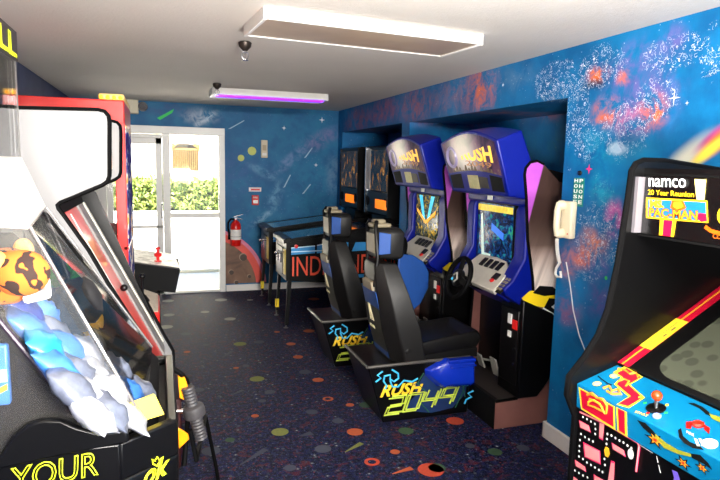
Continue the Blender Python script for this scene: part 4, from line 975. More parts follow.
def cdisc(name, px, py, r, mt, o=.0012, par=cp, h=.0008):
    return bl(MB().lathe([(r, 0), (r, h)], pc(px, py, o), cN, 24), name, mt, par)
PALEY = mat('pale_yellow_print', (250, 244, 160), .45)
for px, py in ((597, 383.7), (614, 376)): cdisc('yellow_disc', px, py, .0155, YELL, .0004); cdisc('pale_disc', px, py, .013, PALEY, .001)
def squig(name, pts, r, mt, fn, par=cp, o=.002):
    m = MB(); m.tube([fn(x, y, o) for x, y in pts], r, 6); return bl(m, name, mt, par)
squig('orange_scroll', [(603, 388), (609, 386), (612, 391), (618, 389), (621, 394), (612, 394), (607, 391)], .0045, MO if False else mat('orange_print', (240, 150, 40), .45), pc)
squig('orange_scroll', [(618, 368.5), (625, 370), (630, 374), (636, 373), (638, 377)], .004, _mc['orange_print'], pc)
squig('orange_scroll', [(619, 381), (624, 379), (629, 381), (626, 386)], .004, _mc['orange_print'], pc)
squig('dark_script', [(598, 376), (603, 380), (608, 383.5), (612, 385)], .002, BLACKM, pc)
# lip artwork
dec('yellow_line', [(578.5, 387), (614.5, 406.5), (615, 430), (581, 409)], YELL, cp, pfc, 0)
dec('crimson_field', [(580.3, 389.5), (613, 407), (613.3, 427), (582.3, 408)], MAG, cp, pfc, .0006)
dec('yellow_line', [(616, 407), (626.5, 412), (627, 437), (617.5, 431)], YELL, cp, pfc, 0)
dec('crimson_path', [(617.8, 408.3), (624.5, 411.5), (624.8, 434.5), (619, 430.5)], MAG, cp, pfc, .0006)
squig('orange_scroll', [(587, 395), (592, 393), (597, 398), (603, 399), (607, 406), (606, 413), (600, 410), (594, 407), (588, 405), (590, 399), (598, 403), (603, 408)], .0045, _mc['orange_print'], pfc)
squig('orange_scroll', [(588, 402), (594, 400), (600, 404), (605, 414)], .003, YELL, pfc, o=.005)
# joystick, buttons
jc = pc(656, 408.5)
m = MB(); m.lathe([(.03, 0), (.031, .002), (.026, .004)], jc, cN, 24); js = bl(m, 'joystick', BLACK)
m = MB(); m.tube([jc, jc + Vector((0, 0, .036))], .006, 10); bl(m, 'shaft', STEEL, js)
bl(MB().ball(jc + Vector((-.001, 0, .044)), .0175, 14), 'orange_ball', mat('orange_plastic', (206, 60, 12), .25, coat=.5), js)
for px, py, mt in ((645, 403, GREENS), (667, 405, YELL), (648, 413, RED), (666, 413, GREENS), (640, 397, YELL)):
    c = pc(px, py, .001); m = MB(); m.slab([c + Vector((-.008, 0, -.0025)), c + Vector((0, .006, 0)), c + Vector((.008, 0, .0025)), c + Vector((0, -.006, 0))], cN * .0008); bl(m, 'arrow_print', mt, cp)
m = MB(); m.lathe([(.013, 0), (.014, .006), (.010, .009), (.009, .006)], pc(657, 417), cN, 18); bl(m, 'player_button', mat('violet_plastic', (140, 160, 220), .3), cp)
m = MB(); m.lathe([(.017, 0), (.018, .006), (.012, .010), (.011, .007)], pc(698, 425), cN, 20); bl(m, 'fire_button', mat('red_plastic', (232, 40, 24), .25, coat=.4), cp)
for pts in ([(686, 422), (692, 421), (691, 429), (686, 428)], [(704, 424), (710, 428), (709, 434), (704, 429)]): dec('red_flare', pts, RED, cp, pc, .001, tt)
m = MB(); m.lathe([(.021, 0), (.0215, .006), (.015, .010), (.014, .008)], pc(710, 444.5), cN, 22); bl(m, 'white_button', mat('white_plastic', (246, 246, 244), .3), cp)
for x0 in (694, 698.5): dec('white_mark', [(x0, 438), (x0 + 3, 439), (x0 + 6, 446), (x0 + 3, 446)], WHT, cp, pc, .001, tt)
text('lettering', 'FIRE', pc(686.5, 433, .001), pc(694, 436.5, .001) - pc(686.5, 433, .001), pc(686.5, 430.5, .001) - pc(686.5, 433, .001), WHT, cp, B, .0008)
text('lettering', 'START', pc(634.5, 412.5, .001), pc(647, 417, .001) - pc(634.5, 412.5, .001), pc(636, 410.5, .001) - pc(634.5, 412.5, .001), YELL, cp, B, .0008)
OLIVE = mat('olive_print', (150, 150, 40), .45)
dec('black_swoosh', [(688, 403), (694, 403), (702, 406.5), (709, 412), (712, 417), (706, 414), (699, 408)], BLACKM, cp, pc, .001, tt)
dec('olive_swoosh', [(709, 413.5), (721, 417), (724, 424), (712, 418.5)], OLIVE, cp, pc, .0014, tt)
dec('black_swoosh', [(678, 430), (681, 428), (683, 436), (690, 442), (700, 446), (704, 450), (693, 448), (684, 443), (679, 437)], BLACKM, cp, pc, .001, tt)
dec('black_swoosh', [(637, 420), (645, 423), (653, 431), (660, 440), (650, 434), (643, 428)], BLACKM, cp, pfc, .001)
dec('olive_swoosh', [(655, 434), (666, 443), (678, 450), (691, 454), (691, 457), (678, 454), (664, 448), (655, 438)], OLIVE, cp, pfc, .0014)
dec('black_swoosh', [(690, 453.5), (700, 455), (708, 463), (712, 470), (704, 464), (692, 458)], BLACKM, cp, pfc, .001)
for cx_, cy_, s_ in ((655, 440, 1.0), (683, 463, .8), (702, 468, .7)):
    pts = [(cx_ + s_ * r__ * math.cos(a), cy_ + s_ * r__ * .75 * math.sin(a) + .55 * s_ * r__ * math.cos(a)) for r__, a in [((11 if q_ % 2 == 0 else 4.5), q_ * PI / 6) for q_ in range(12)]]
    dec('black_burst', pts, BLACKM, cp, pfc, .0012)
    pts2 = [(cx_ + (x - cx_) * .62, cy_ + (y - cy_) * .62) for x, y in pts]; dec('orange_burst', pts2, _mc['orange_print'], cp, pfc, .0018)
    pts3 = [(cx_ + (x - cx_) * .28, cy_ + (y - cy_) * .28) for x, y in pts]; dec('red_burst', pts3, RED, cp, pfc, .0024)
# front of the cabinet: rounded pink bars and white dots on black
FX = 1.482
fr_ = bl(MB().box(FX, FX + .012, ya, yb, .05, .812), 'front_panel', BLACK)
def pf(px, py, o=0): return on(px, py, 'x', FX - .001 - o)
def z4(x, y): return (540 + x / 4, 360 + y / 4)
def bar(pts, shrink=True):
    P = [z4(*p) for p in pts]; cx_ = sum(p[0] for p in P) / len(P); cy_ = sum(p[1] for p in P) / len(P)
    dec('pink_edge', P, HOTP, fr_, pf, 0)
    dec('pink_bar', [(cx_ + (x - cx_) * .88, cy_ + (y - cy_) * .84) for x, y in P], PINKM, fr_, pf, .001)
for pts in ([(155, 240), (195, 262), (202, 290), (160, 270)], [(172, 328), (240, 364), (242, 418), (178, 388)], [(138, 398), (180, 428), (184, 448), (142, 424)], [(238, 236), (258, 250), (250, 322), (236, 312)],
            [(286, 330), (336, 362), (342, 388), (290, 356)], [(284, 402), (298, 408), (294, 500), (270, 486)], [(214, 458), (276, 492), (280, 520), (216, 490)], [(128, 462), (150, 478), (150, 500), (130, 486)]): bar(pts)
m = MB(); m.tube([pf(*z4(x, y), .002) for x, y in [(160, 208), (280, 264), (390, 330), (397, 344), (384, 446)]], .0042, 6); bl(m, 'pink_line', HOTP, fr_)
m = MB(); m.tube([pf(*z4(x, y), .005) for x, y in [(160, 208), (280, 264), (390, 330), (396, 344), (384, 446)]], .0025, 6); bl(m, 'pale_line', PINKM, fr_)
m = MB()
for x, y in [(172, 228), (188, 236), (204, 246), (220, 256), (222, 276), (221, 296), (212, 326), (196, 318), (180, 308), (164, 296), (160, 320), (158, 344), (157, 364), (156, 386), (172, 396), (188, 410), (204, 420), (220, 430), (236, 440), (250, 448), (260, 420), (258, 396), (270, 296), (286, 302), (302, 312), (318, 322), (334, 330), (350, 342), (366, 352), (268, 316), (266, 336), (140, 442), (156, 452), (172, 462), (190, 470)]:
    p = pf(*z4(x, y), .001); m.slab([p + Vector((0, .0045 * math.cos(a), .0045 * math.sin(a))) for a in [2 * PI * q_ / 8 for q_ in range(8)]], (-.0006, 0, 0))
bl(m, 'dot_pattern', WHT, fr_)
p = pf(*z4(363, 376), .001); m = MB(); m.slab([p + Vector((0, .013 * math.cos(a), .018 * math.sin(a))) for a in [2 * PI * q_ / 18 for q_ in range(18)]], (-.0008, 0, 0)); bl(m, 'white_disc', WHT, fr_)
p = pf(*z4(268, 368), .001); m = MB(); m.slab([p + Vector((0, .014 * math.cos(a), .02 * math.sin(a))) for a in [2 * PI * q_ / 6 for q_ in range(6)]], (-.0008, 0, 0)); bl(m, 'amber_shape', mat('amber_print', (246, 180, 40), .45), fr_)
m = MB()
for pts in ([(400, 340), (450, 372)], [(466, 384), (472, 410)], [(474, 420), (482, 452)]): m.tube([pf(*z4(*p), .001) for p in pts], .001, 5)
bl(m, 'white_line', WHT, fr_)
bl(MB().slab([pf(*z4(*p), .001) for p in [(528, 440), (548, 448), (556, 470), (562, 500), (530, 500), (536, 470)]], (.001, 0, 0)), 'violet_shape', mat('violet_print', (110, 90, 200), .45), fr_)
cdz = bl(MB().box(FX - .012, FX, 1.18, 1.50, .16, .62), 'coin_door', mat('coin_door_dark', (30, 30, 31), .4, .5), bevel=.005)
bl(MB().box(FX - .02, FX - .011, 1.22, 1.30, .40, .52), 'coin_slot', mat('coin_slot_red', (120, 14, 10), .4), cdz, bevel=.003)
bl(MB().box(FX - .02, FX - .011, 1.37, 1.45, .40, .52), 'coin_slot', _mc['coin_slot_red'], cdz, bevel=.003)
# bezel and monitor: reclined plane from behind the control panel up to under the marquee
S0, S1 = Vector((1.648, 0, .966)), Vector((2.17, 0, 1.262)); sd_ = (S1 - S0); sN = Vector((-sd_.z, 0, sd_.x)).normalized()
def bz(s_, y_, o=0): return Vector((S0.x + sd_.x * s_, y_, S0.z + sd_.z * s_)) + sN * o
bez = bl(MB().slab([bz(0, ya), bz(0, yb), bz(1, yb), bz(1, ya)], sN * .006), 'screen_bezel', mat('bezel_black', (8, 8, 9), .3))
for nm, mt, a, b, s0, s1, o in [('crimson_stripe', MAG, 1.748, 1.69, 0, 1, .0065), ('orange_stripe', _mc['orange_print'], 1.728, 1.720, 0, 1, .0075), ('yellow_instructions', YELL, 1.748, 1.69, .19, .52, .0085)]:
    bl(MB().slab([bz(s0, a, o), bz(s0, b, o), bz(s1, b, o), bz(s1, a, o)], sN * .0005), nm, mt, bez)
m = MB()
for k_ in range(18): m.slab([bz(.22 + .015 * k_, 1.725, .0092), bz(.22 + .015 * k_, 1.722, .0092), bz(.23 + .015 * k_, 1.722, .0092), bz(.23 + .015 * k_, 1.725, .0092)], sN * .0003)
m.slab([bz(.33, 1.712, .0092), bz(.33, 1.704, .0092), bz(.36, 1.704, .0092), bz(.36, 1.712, .0092)], sN * .0003); m.slab([bz(.40, 1.712, .0092), bz(.40, 1.704, .0092), bz(.44, 1.704, .0092), bz(.44, 1.712, .0092)], sN * .0003)
bl(m, 'instruction_print', mat('instruction_ink', (120, 110, 60), .5), bez)
scn = NT('dark_monitor_glass'); sc_ = scn.coord(); g_ = scn.vor(sc_, 16).outputs['Distance']
scn.l(scn.mix(scn.step(g_, .28, .42), lin((62, 66, 56)), lin((76, 80, 68))), scn.b.inputs['Base Color']); scn.b.inputs['Roughness'].default_value = .12
rr = []
for cx_, cy_, a0 in ((.16, 1.20, PI), (.16, 1.52, PI / 2), (.84, 1.52, 0), (.84, 1.20, -PI / 2)):
    for q_ in range(7):
        a = a0 + {PI: PI / 2, PI / 2: PI / 2, 0: PI / 2, -PI / 2: PI / 2}[a0] - q_ * (PI / 2) / 6 if False else a0 - q_ * (PI / 2) / 6 + PI / 2
        rr.append(bz(cx_ + .12 * math.cos(a), cy_ + .09 * math.sin(a), .0064))
# rounded outline, ordered around
ctr_ = sum(rr, Vector()) / len(rr)
rr.sort(key=lambda p: math.atan2(p.y - ctr_.y, (p - ctr_).dot(sd_.normalized())))
bl(MB().slab(rr, sN * .003), 'monitor_glass', scn.m, bez)

# ================================================================== LEFT SIDE
CLEAR = glass('clear_acrylic', (255, 252, 246), .015, .04)
# ---- prize machine with a clear slanted hood (left foreground)
B = Vector((-.5, 1.95, 0))
t = root('prize_machine', B, 'black prize machine with a clear slanted hood and yellow outlined lettering, left foreground', 'prize machine')
bl = lambda mb, n, m, p=t, **kw: mb.build(n, m, p, B, **kw)
oct_ = [(-.98, 1.5), (-.107, 1.5), (.033, 1.605), (.033, 2.40), (-.98, 2.40)]
def sc_oct(k, dz=0): return [(x if x < -.9 else x - k, y + (k if y < 1.7 else -k)) for x, y in oct_]
bl(MB().prism(oct_, 'z', 0, .90), 'base', BLACK, bevel=.008)
m = MB()
for i in range(4):
    a, b = Vector(oct_[i] + (0,)), Vector(oct_[i + 1] + (0,)); n_ = Vector((-(b - a).y, (b - a).x, 0)).normalized() * .03
    za, zb_ = (1.0, .93) if i == 2 else (1.0, 1.0) if i < 2 else (.93, .93)
    m.loft([[a + Vector((0, 0, .9)), b + Vector((0, 0, .9)), b + n_ + Vector((0, 0, .9)), a + n_ + Vector((0, 0, .9))], [a + Vector((0, 0, za)), b + Vector((0, 0, zb_)), b + n_ + Vector((0, 0, zb_)), a + n_ + Vector((0, 0, za))]])
rim = bl(m, 'rim', BLACK, bevel=.006)
# moulded lip on the near side
lip = [on(px, py, 'y', 1.495) for px, py in [(-40, 470), (3, 452), (14, 434), (30, 421), (45, 417), (62, 417), (78, 424), (96, 429), (112, 429), (127, 425), (130, 439), (60, 453), (0, 466)]]
bl(MB().slab(lip, (0, -.02, 0)), 'moulded_lip', BLACK, rim, bevel=.006)
NEO = mat('neon_yellow_print', (226, 240, 40), .45)
P = on(10, 494, 'y', 1.498); text('lettering', 'YOUR', P, on(99, 475, 'y', 1.498) - P, on(10, 468, 'y', 1.498) - P, NEO, t, B, .002, outline=.022)
cn = Vector((.105, -.14, 0)).normalized(); cpt = Vector((-.107, 1.5, .9)) + cn * .002
P = onp(141, 489, cpt, cn); text('lettering', 'ok', P, onp(167, 474, cpt, cn) - P, onp(147, 465, cpt, cn) - P, NEO, t, B, .002, outline=.035)
m = MB(); m.tube([onp(x, y, cpt, cn) for x, y in [(153, 464), (152, 459), (155, 461), (157, 457), (160, 461), (157, 466), (153, 464)]], .0022, 6); bl(m, 'lettering_flourish', NEO)
# hood panels
A_, A2 = Vector((-.145, 1.5, 1.0)), Vector((-.50, 1.5, 1.56))
B_, B2 = Vector((-.05, 1.60, 1.0)), Vector((-.305, 1.62, 1.53))
C_, C2 = on(152, 347, 'y', 2.385), on(46, 207, 'y', 2.385)
D_ = Vector((.015, 1.65, .99))
T0, T1 = Vector((-.47, 1.5, 1.70)), Vector((-.465, 2.385, 1.70))
hood = bl(MB().slab([B_, C_, C2, B2], (-.006, 0, -.004)), 'clear_front', CLEAR)
bl(MB().slab([A_, B_, B2, A2], (-.004, .004, 0)), 'clear_corner', CLEAR)
bl(MB().slab([Vector((-.98, 1.5, 1.0)), A_, A2, T0, Vector((-.98, 1.5, 1.70))], (0, .005, 0)), 'clear_side', CLEAR)
bl(MB().slab([A2, B2, C2, T1, T0], (-.003, 0, -.005)), 'hood_top', glass('hood_reflection', (250, 240, 225), .6, .15, .5))  # whitish film stands in for the bright reflection on the hood top
bl(MB().slab([Vector((-.98, 2.385, 1.0)), C_, C2, T1, Vector((-.98, 2.385, 1.70))], (0, .005, 0)), 'clear_side', CLEAR)
EDGE = mat('acrylic_edge', (96, 92, 92), .2, coat=.4)
for a, b, mt, r in ((A_, A2, mat('dark_edge', (40, 26, 44), .4), .006), (B_, B2, EDGE, .0045), (C_, C2, EDGE, .005), (B2, C2, EDGE, .003)):
    m = MB(); m.tube([a, b], r, 8); bl(m, 'hood_edge', mt)
bl(MB().slab([Vector((-.075, 1.605, 1.005)), Vector((-.005, 1.655, 1.0)), Vector((-.03, 1.66, 1.06)), Vector((-.09, 1.60, 1.065))], (.004, -.006, 0)), 'yellow_sticker', mat('pale_yellow_sticker', (240, 214, 80), .5, var=.1), bevel=.002)
# tall cabinet behind the hood
m = MB(); m.box(-.98, -.95, 1.5, 2.4, .9, 2.13).box(-.98, -.47, 1.5, 2.4, 2.10, 2.13); bl(m, 'back_panel', WHITEP)
for y_ in (1.5, 2.37): bl(MB().box(-.50, -.47, y_, y_ + .03, 1.0, 2.10), 'corner_post', mat('post_grey', (120, 116, 112), .4))
bl(MB().box(-.474, -.468, 1.53, 2.37, 1.70, 2.03), 'upper_glass', CLEAR)
hdr = bl(MB().box(-.50, -.465, 1.5, 2.405, 2.03, 2.13), 'header', mat('header_dark', (44, 38, 40), .5))
P = Vector((-.463, 1.78, 2.036)); text('lettering', 'SKILL', P, (0, .60, 0), (0, 0, .078), NEO, hdr, B, .002, outline=.03)
m = MB(); m.tube([(-.53, 1.55, 2.02), (-.53, 2.35, 2.02)], .018, 10); bl(m, 'light_tube', mat('cabinet_tube', (255, 250, 235), .4, emit=3.0, var=.01), hdr)
light('prize_lamp', 'AREA', (-.56, 1.95, 1.98), 4, (1, .97, .92), target=(-.25, 1.9, 1.1), shape='RECTANGLE', size=.7, size_y=.05)
# inside: black ramp carrying the prizes, dark chute near the glass
bl(MB().prism([(-.02, .90), (-.02, .93), (-.50, 1.434), (-.95, 1.434), (-.95, .90)], 'y', 1.66, 2.36), 'prize_ramp', BLACKM)
bl(MB().slab([(-.95, 1.60, .9), (-.20, 1.60, .9), (-.22, 1.60, 1.06), (-.40, 1.60, 1.28), (-.95, 1.60, 1.30)], (0, .012, 0)), 'prize_chute', mat('smoked_black', (14, 10, 11), .2, coat=.2))
RN = Vector((.504, 0, .48)).normalized(); RD = Vector((-.48, 0, .504)).normalized(); RP = Vector((-.02, 2, .93))
def ramp(px, py, o=0): return onp(px, py, RP + RN * o, RN)
def bag(px, py, w, h, d, mt, name, lab, grp, spin=0.0, seed=0, n=8):
    rnd = random.Random(seed); p = ramp(px, py, d * .62 + .006)
    u = math.cos(spin) * Vector((0, 1, 0)) + math.sin(spin) * RD; v = -math.sin(spin) * Vector((0, 1, 0)) + math.cos(spin) * RD
    mb = MB(); rings = []
    for k in range(n + 1):
        q_ = -1 + 2 * k / n; f = max(.10, (1 - abs(q_) ** 3)); wv = 1 - .16 * q_ * q_ + rnd.uniform(-.05, .05); ph = rnd.uniform(0, 6)
        rings.append([p + u * (w / 2 * wv * math.cos(a)) + RN * (d / 2 * f * math.sin(a) * (1 + .22 * math.sin(3 * a + ph))) + v * (h / 2 * q_ + .006 * math.sin(2 * a + ph)) for a in [2 * PI * t_ / 16 for t_ in range(16)]])
    mb.loft(rings)
    return tag(mb.build(name, mt, None, p, smooth=70), lab, 'prize', grp)
BAGW = mat('white_wrapper', (158, 160, 168), .35, var=.35, scale=44, coat=.15)
BAGS = mat('silver_wrapper', (96, 102, 118), .3, .2, var=.6, scale=46)
BAGB = mat('sky_blue_wrapper', (50, 104, 176), .35, var=.45, scale=34, coat=.15)
BAGC = mat('cyan_wrapper', (30, 124, 170), .35, var=.15, scale=20, coat=.15)
BAGN = mat('navy_wrapper', (22, 46, 120), .35, var=.4, scale=30, coat=.15)
CN = {'W': (BAGW, 'white'), 'S': (BAGS, 'silver'), 'B': (BAGB, 'sky blue'), 'C': (BAGC, 'cyan'), 'N': (BAGN, 'navy blue')}
ORD = ['first', 'second', 'third', 'fourth', 'fifth']
rowname = ['topmost row', 'second row from top', 'third row from top', 'fourth row from top', 'row above the lowest', 'lowest row of heap']
kk = 0
for rn_, (yy_, cells) in enumerate([(308, [(22, 'N'), (42, 'B')]), (328, [(32, 'B'), (52, 'S')]), (350, [(46, 'C'), (66, 'B'), (88, 'W')]), (371, [(60, 'B'), (79, 'S'), (97, 'W'), (114, 'S')]), (392, [(74, 'S'), (92, 'W'), (110, 'W'), (127, 'B'), (141, 'S')]), (413, [(92, 'W'), (109, 'S'), (126, 'W')])]):
    for cx_, (px_, cc_) in enumerate(cells):
        kk += 1; rnd = random.Random(kk * 11)
        bag(px_, yy_ + rnd.uniform(-3, 3), rnd.uniform(.085, .115), rnd.uniform(.11, .145), rnd.uniform(.045, .06), CN[cc_][0], 'prize_bag', '%s wrapped prize, %s from the dark edge, %s' % (CN[cc_][1], ORD[cx_], rowname[rn_]), 'wrapped prizes in the clear hood', rnd.uniform(-.5, .5), kk)
def blob(c, r, sq=(1, 1, 1), n=12, seed=1, wob=.06):
    mb = MB().ball(c, r, n, sq); rnd = random.Random(seed)
    mb.v = [Vector(c) + (v - Vector(c)) * (1 + rnd.uniform(-wob, wob)) for v in mb.v]; return mb
p = ramp(78, 305, .075)
tag(blob(p, .085, (.8, 1.1, .95), 10, 2, .08).build('net_bag', mat('black_net', (16, 16, 20), .7, var=.5, scale=80), None, p, smooth=70), 'black net bag at the far side of the prize heap, above the white prizes', 'prize')
PL = NT('orange_striped_plush'); pcz = PL.coord(); wv = PL.n('ShaderNodeTexWave'); wv.inputs['Scale'].default_value = 6; wv.inputs['Distortion'].default_value = 12; wv.inputs['Detail'].default_value = 2; wv.inputs['Detail Scale'].default_value = 2.5; PL.l(pcz, wv.inputs['Vector'])
PL.l(PL.mix(PL.step(wv.outputs['Fac'], .74, .82), PL.mix(PL.noise(pcz, 6), lin((184, 66, 8)), lin((214, 116, 36))), lin((40, 22, 16))), PL.b.inputs['Base Color']); PL.b.inputs['Roughness'].default_value = .9
p = ramp(6, 276, .09)
pt = root('plush_toy', p, 'orange plush toy with dark stripes lying on top of the prize heap', 'plush toy')
m = MB(); m.ball(p, .09, 16, (.85, 1.15, .75)); m.ball(p + Vector((.05, -.08, .02)), .06, 12, (1.0, .9, .9)); m.build('body', PL.m, pt, p)
m = MB(); m.ball(p + Vector((.03, .05, .055)), .03, 10, (.8, .8, 1)); m.build('ear', mat('pale_orange_plush', (230, 150, 70), .9), pt, p)
m = MB(); m.ball(p + Vector((.0, -.10, .05)), .028, 10); m.build('ear', mat('pale_orange_plush', (230, 150, 70), .9), pt, p)
m = MB(); m.tube([p + Vector((.06, -.08, -.04)), p + Vector((.085, .0, -.05)), p + Vector((.07, .08, -.03)), p + Vector((.05, .11, .0))], .012, 8); m.build('white_trim', mat('white_plush', (236, 232, 226), .9), pt, p)
p = ramp(56, 274, .065); m = blob(p, .05, (.95, 1.1, .85), 12, 4, .03); m.tube([p + Vector((.04, -.05, -.01)), p + Vector((.065, .0, -.02)), p + Vector((.04, .055, -.01))], .012, 8)
tag(m.build('green_cap', mat('green_plush', (30, 140, 34), .9, var=.25), None, p), 'green plush cap beside the orange striped toy', 'plush toy')
p = ramp(92, 322, .05); tag(blob(p, .04, (.85, .85, 1.2), 10, 5, .02).build('yellow_plush_toy', mat('yellow_plush', (250, 190, 40), .9), None, p), 'small yellow plush toy at the far side of the prize heap below the net bag', 'plush toy')
p = on(4, 368, 'y', 1.56); m = MB(); m.box(p.x - .05, p.x + .012, p.y - .012, p.y + .012, p.z - .09, p.z + .06); tb = m.build('toy_packet', mat('blue_packet', (60, 120, 200), .4, var=.4, scale=30), None, p, bevel=.006); tag(tb, 'blue and white toy packet against the near glass of the prize machine', 'toy')
m = MB(); m.box(p.x - .04, p.x + .008, p.y - .0135, p.y - .011, p.z - .03, p.z + .0); m.build('white_label', WHT, tb, (0, 0, 0)).location = -p
m = MB(); m.slab([(p.x - .03, p.y - .0135, p.z - .07), (p.x + .008, p.y - .0135, p.z - .05), (p.x + .008, p.y - .0135, p.z - .035), (p.x - .03, p.y - .0135, p.z - .055)], (0, .002, 0)); m.build('lime_label', NEO, tb, (0, 0, 0)).location = -p

# ---- white-sided arcade cabinet behind the prize machine
B = Vector((-.5, 2.83, 0))
t = root('driving_arcade_cabinet', B, 'white-sided arcade cabinet with a grey hand grip beside the clear prize machine', 'arcade machine')
bl = lambda mb, n, m, p=t, **kw: mb.build(n, m, p, B, **kw)
WSIDE = mat('white_laminate', (122, 121, 122), .4, coat=.15, var=.12, scale=2)
y0, y1 = 2.50, 3.20
pp = [(12, 111.5), (98, 110.5), (104, 112), (107.5, 116), (108.5, 122), (108.5, 176), (107, 181), (102, 184.5), (70, 198), (60, 202), (56.5, 205), (57.5, 209), (63, 216), (88, 251), (108, 285), (135, 327), (162, 378), (176, 402)]
prof = [(p.x, p.z) for p in (on(x, y, 'y', y0) for x, y in pp)]
prof = [(-.98, prof[0][1])] + prof[1:] + [(.045, .60), (.045, .50), (-.03, .36), (-.05, 0), (-.98, 0)]
for a in (y0, y1):
    sd = bl(MB().prism(prof, 'y', a, a + .02), 'side_panel', WSIDE)
    m = MB(); m.tube([(x, a + .01, z) for x, z in prof[:20]], .0115, 8); bl(m, 'edge_molding', RUBBER, sd)
# body between the sides, set in from the edge; slope carries the coloured strips
SA, SB = on(66, 214, 'y', y0 + .02), on(166, 384, 'y', y0 + .02); SA.x -= .015; SB.x -= .015
inset = [(-.98, 1.84), (-.24, 1.84), (-.24, 1.66), (-.38, 1.57), (SA.x, SA.z), (SB.x, SB.z), (.0, .5), (-.07, .36), (-.09, 0), (-.98, 0)]
bl(MB().prism(inset, 'y', y0 + .02, y1), 'cabinet', BLACKM)
bl(MB().prism([(-.98, 1.58), (-.36, 1.58), (SA.x + .06, SA.z + .05), (-.05, .88), (0, .7), (-.98, .7)], 'y', y1 - .012, y1 - .001), 'inner_liner', BLACK)
bl(MB().box(-.245, -.225, y0 + .03, y1 - .01, 1.65, 1.83), 'marquee', art('driving_marquee', [(.3, (60, 20, 60)), (.5, (190, 60, 40)), (.7, (240, 210, 120))], 6, .3))
def sl(s_, y_, o=0): return Vector((SA.x + (SB.x - SA.x) * s_ + o * .85, y_, SA.z + (SB.z - SA.z) * s_ + o * .5))
for nm, mt, a, b, o in (('red_panel', RED, y0 + .022, y0 + .40, .006), ('grey_panel', mat('grey_strip', (120, 118, 116), .4), y0 + .40, y0 + .54, .016), ('black_panel', BLACK, y0 + .54, y1 - .08, .006), ('pale_panel', mat('pale_strip', (190, 186, 174), .4), y1 - .08, y1 - .05, .014)):
    bl(MB().slab([sl(.0, a, o), sl(.0, b, o), sl(1, b, o), sl(1, a, o)], (-.01, 0, -.006)), nm, mt, bevel=.003)
bl(MB().slab([sl(.02, y0 + .10, .014), sl(.02, y0 + .12, .014), sl(.9, y0 + .10, .014), sl(.9, y0 + .08, .014)], (.001, 0, .001)), 'white_line', WHT)
m = MB(); m.ball(sl(.50, y0 + .24, .03), .016, 8); bl(m, 'knob', BLACK)
# grips and reflectors on the control end
m = MB(); m.prism([(-.02, .36), (.06, .40), (.066, .70), (-.02, .74)], 'y', y0 - .02, y0 + .3); ce = bl(m, 'control_end', mat('dark_maroon', (44, 14, 14), .4), bevel=.008)
ORG = mat('orange_reflector', (255, 150, 10), .3, coat=.4, emit=.25)
yy = y0 - .024
for pts in ([(177.5, 371), (184.5, 377), (190.5, 394), (186, 401), (179.5, 398)], [(178, 427.5), (191.5, 437), (179, 449)]):
    bl(MB().slab([on(x, y, 'y', yy) for x, y in pts], (0, .012, 0)), 'orange_reflector', ORG, ce, bevel=.002)
GRIP = mat('grey_rubber', (62, 60, 62), .5, bump=.2, scale=120)
def hp(x, y): return on(x, y, 'y', y0 - .03)
a, b = hp(187.5, 387), hp(201, 438); dirv = (b - a)
prof_g = []
for k in range(34):
    f = k / 33; prof_g.append((.024 + (.0035 if k % 2 else 0), f * dirv.length))
m = MB(); m.lathe(prof_g + [(.02, dirv.length + .003), (.001, dirv.length + .004)], a, dirv, 16); hg = bl(m, 'handle_grip', GRIP)
m = MB(); fc = a.lerp(b, .47); m.lathe([(.026, -.03), (.044, -.022), (.047, 0), (.044, .022), (.026, .03)], fc, dirv, 22); bl(m, 'grip_flange', GRIP, hg, bevel=.003)
m = MB(); m.tube([hp(172, 411), hp(194, 411)], .010, 10); bl(m, 'grip_shaft', CHROME, hg)
m = MB(); m.lathe([(.014, 0), (.012, .005), (.006, .005), (.005, -.002)], b + dirv.normalized() * .003, dirv, 12); bl(m, 'end_cap', BLACK, hg)
m = MB(); m.tube([hp(162, 377), hp(167, 372), hp(174, 369), hp(181, 374), hp(187, 385) + Vector((0, .06, 0)), hp(190, 400) + Vector((0, .07, 0)), hp(189, 420) + Vector((0, .07, 0)), hp(187, 440) + Vector((0, .06, 0)), hp(184, 466)], .011, 8); bl(m, 'hose', RUBBER)
m = MB(); m.tube([hp(158.5, 377.5), hp(164, 375)], .013, 10); bl(m, 'hose_fitting', WHITEP)
f1, f2, f3 = on(206, 458, 'z', .02), on(219, 484, 'z', .012), on(216, 475, 'z', .012)
m = MB(); m.tube([hp(190, 430), hp(192, 440), hp(196, 447) + Vector((0, -.02, -.05)), f1 + Vector((0, 0, .25)), f3 + Vector((0, 0, .05)), f2 + Vector((.0, 0, 0)), f2 + Vector((.02, -.15, 0))], .010, 8); bl(m, 'cable', RUBBER)

# ---- red framed crane machine
B = Vector((-.6, 3.85, 0))
t = root('crane_machine', B, 'red framed glass crane machine with a yellow bulb crown, behind the white-sided cabinet', 'crane machine')
bl = lambda mb, n, m, p=t, **kw: mb.build(n, m, p, B, **kw)
y0, y1, x0, x1 = 3.5, 4.2, -.98, -.178
bl(MB().box(x0, x1, y0, y1, 0, .95), 'base', RED, bevel=.008)
for xx, yy in ((x1 - .055, y0), (x1 - .04, y1 - .04), (x0, y0), (x0, y1 - .055)): bl(MB().box(xx, xx + (.055 if yy == y0 else .04), yy, yy + (.055 if yy == y0 else .04), .95, 1.9), 'corner_post', RED, bevel=.004)
bl(MB().box(x0, x1, y0, y1, 1.885, 2.015), 'top_box', RED, bevel=.006)
bl(MB().box(x0 + .05, x1 - .055, y0 + .02, y0 + .026, .95, 1.89), 'side_glass', CLEAR)
bl(MB().box(x0 + .05, x1 - .04, y1 - .03, y1 - .024, .95, 1.89), 'side_glass', CLEAR)
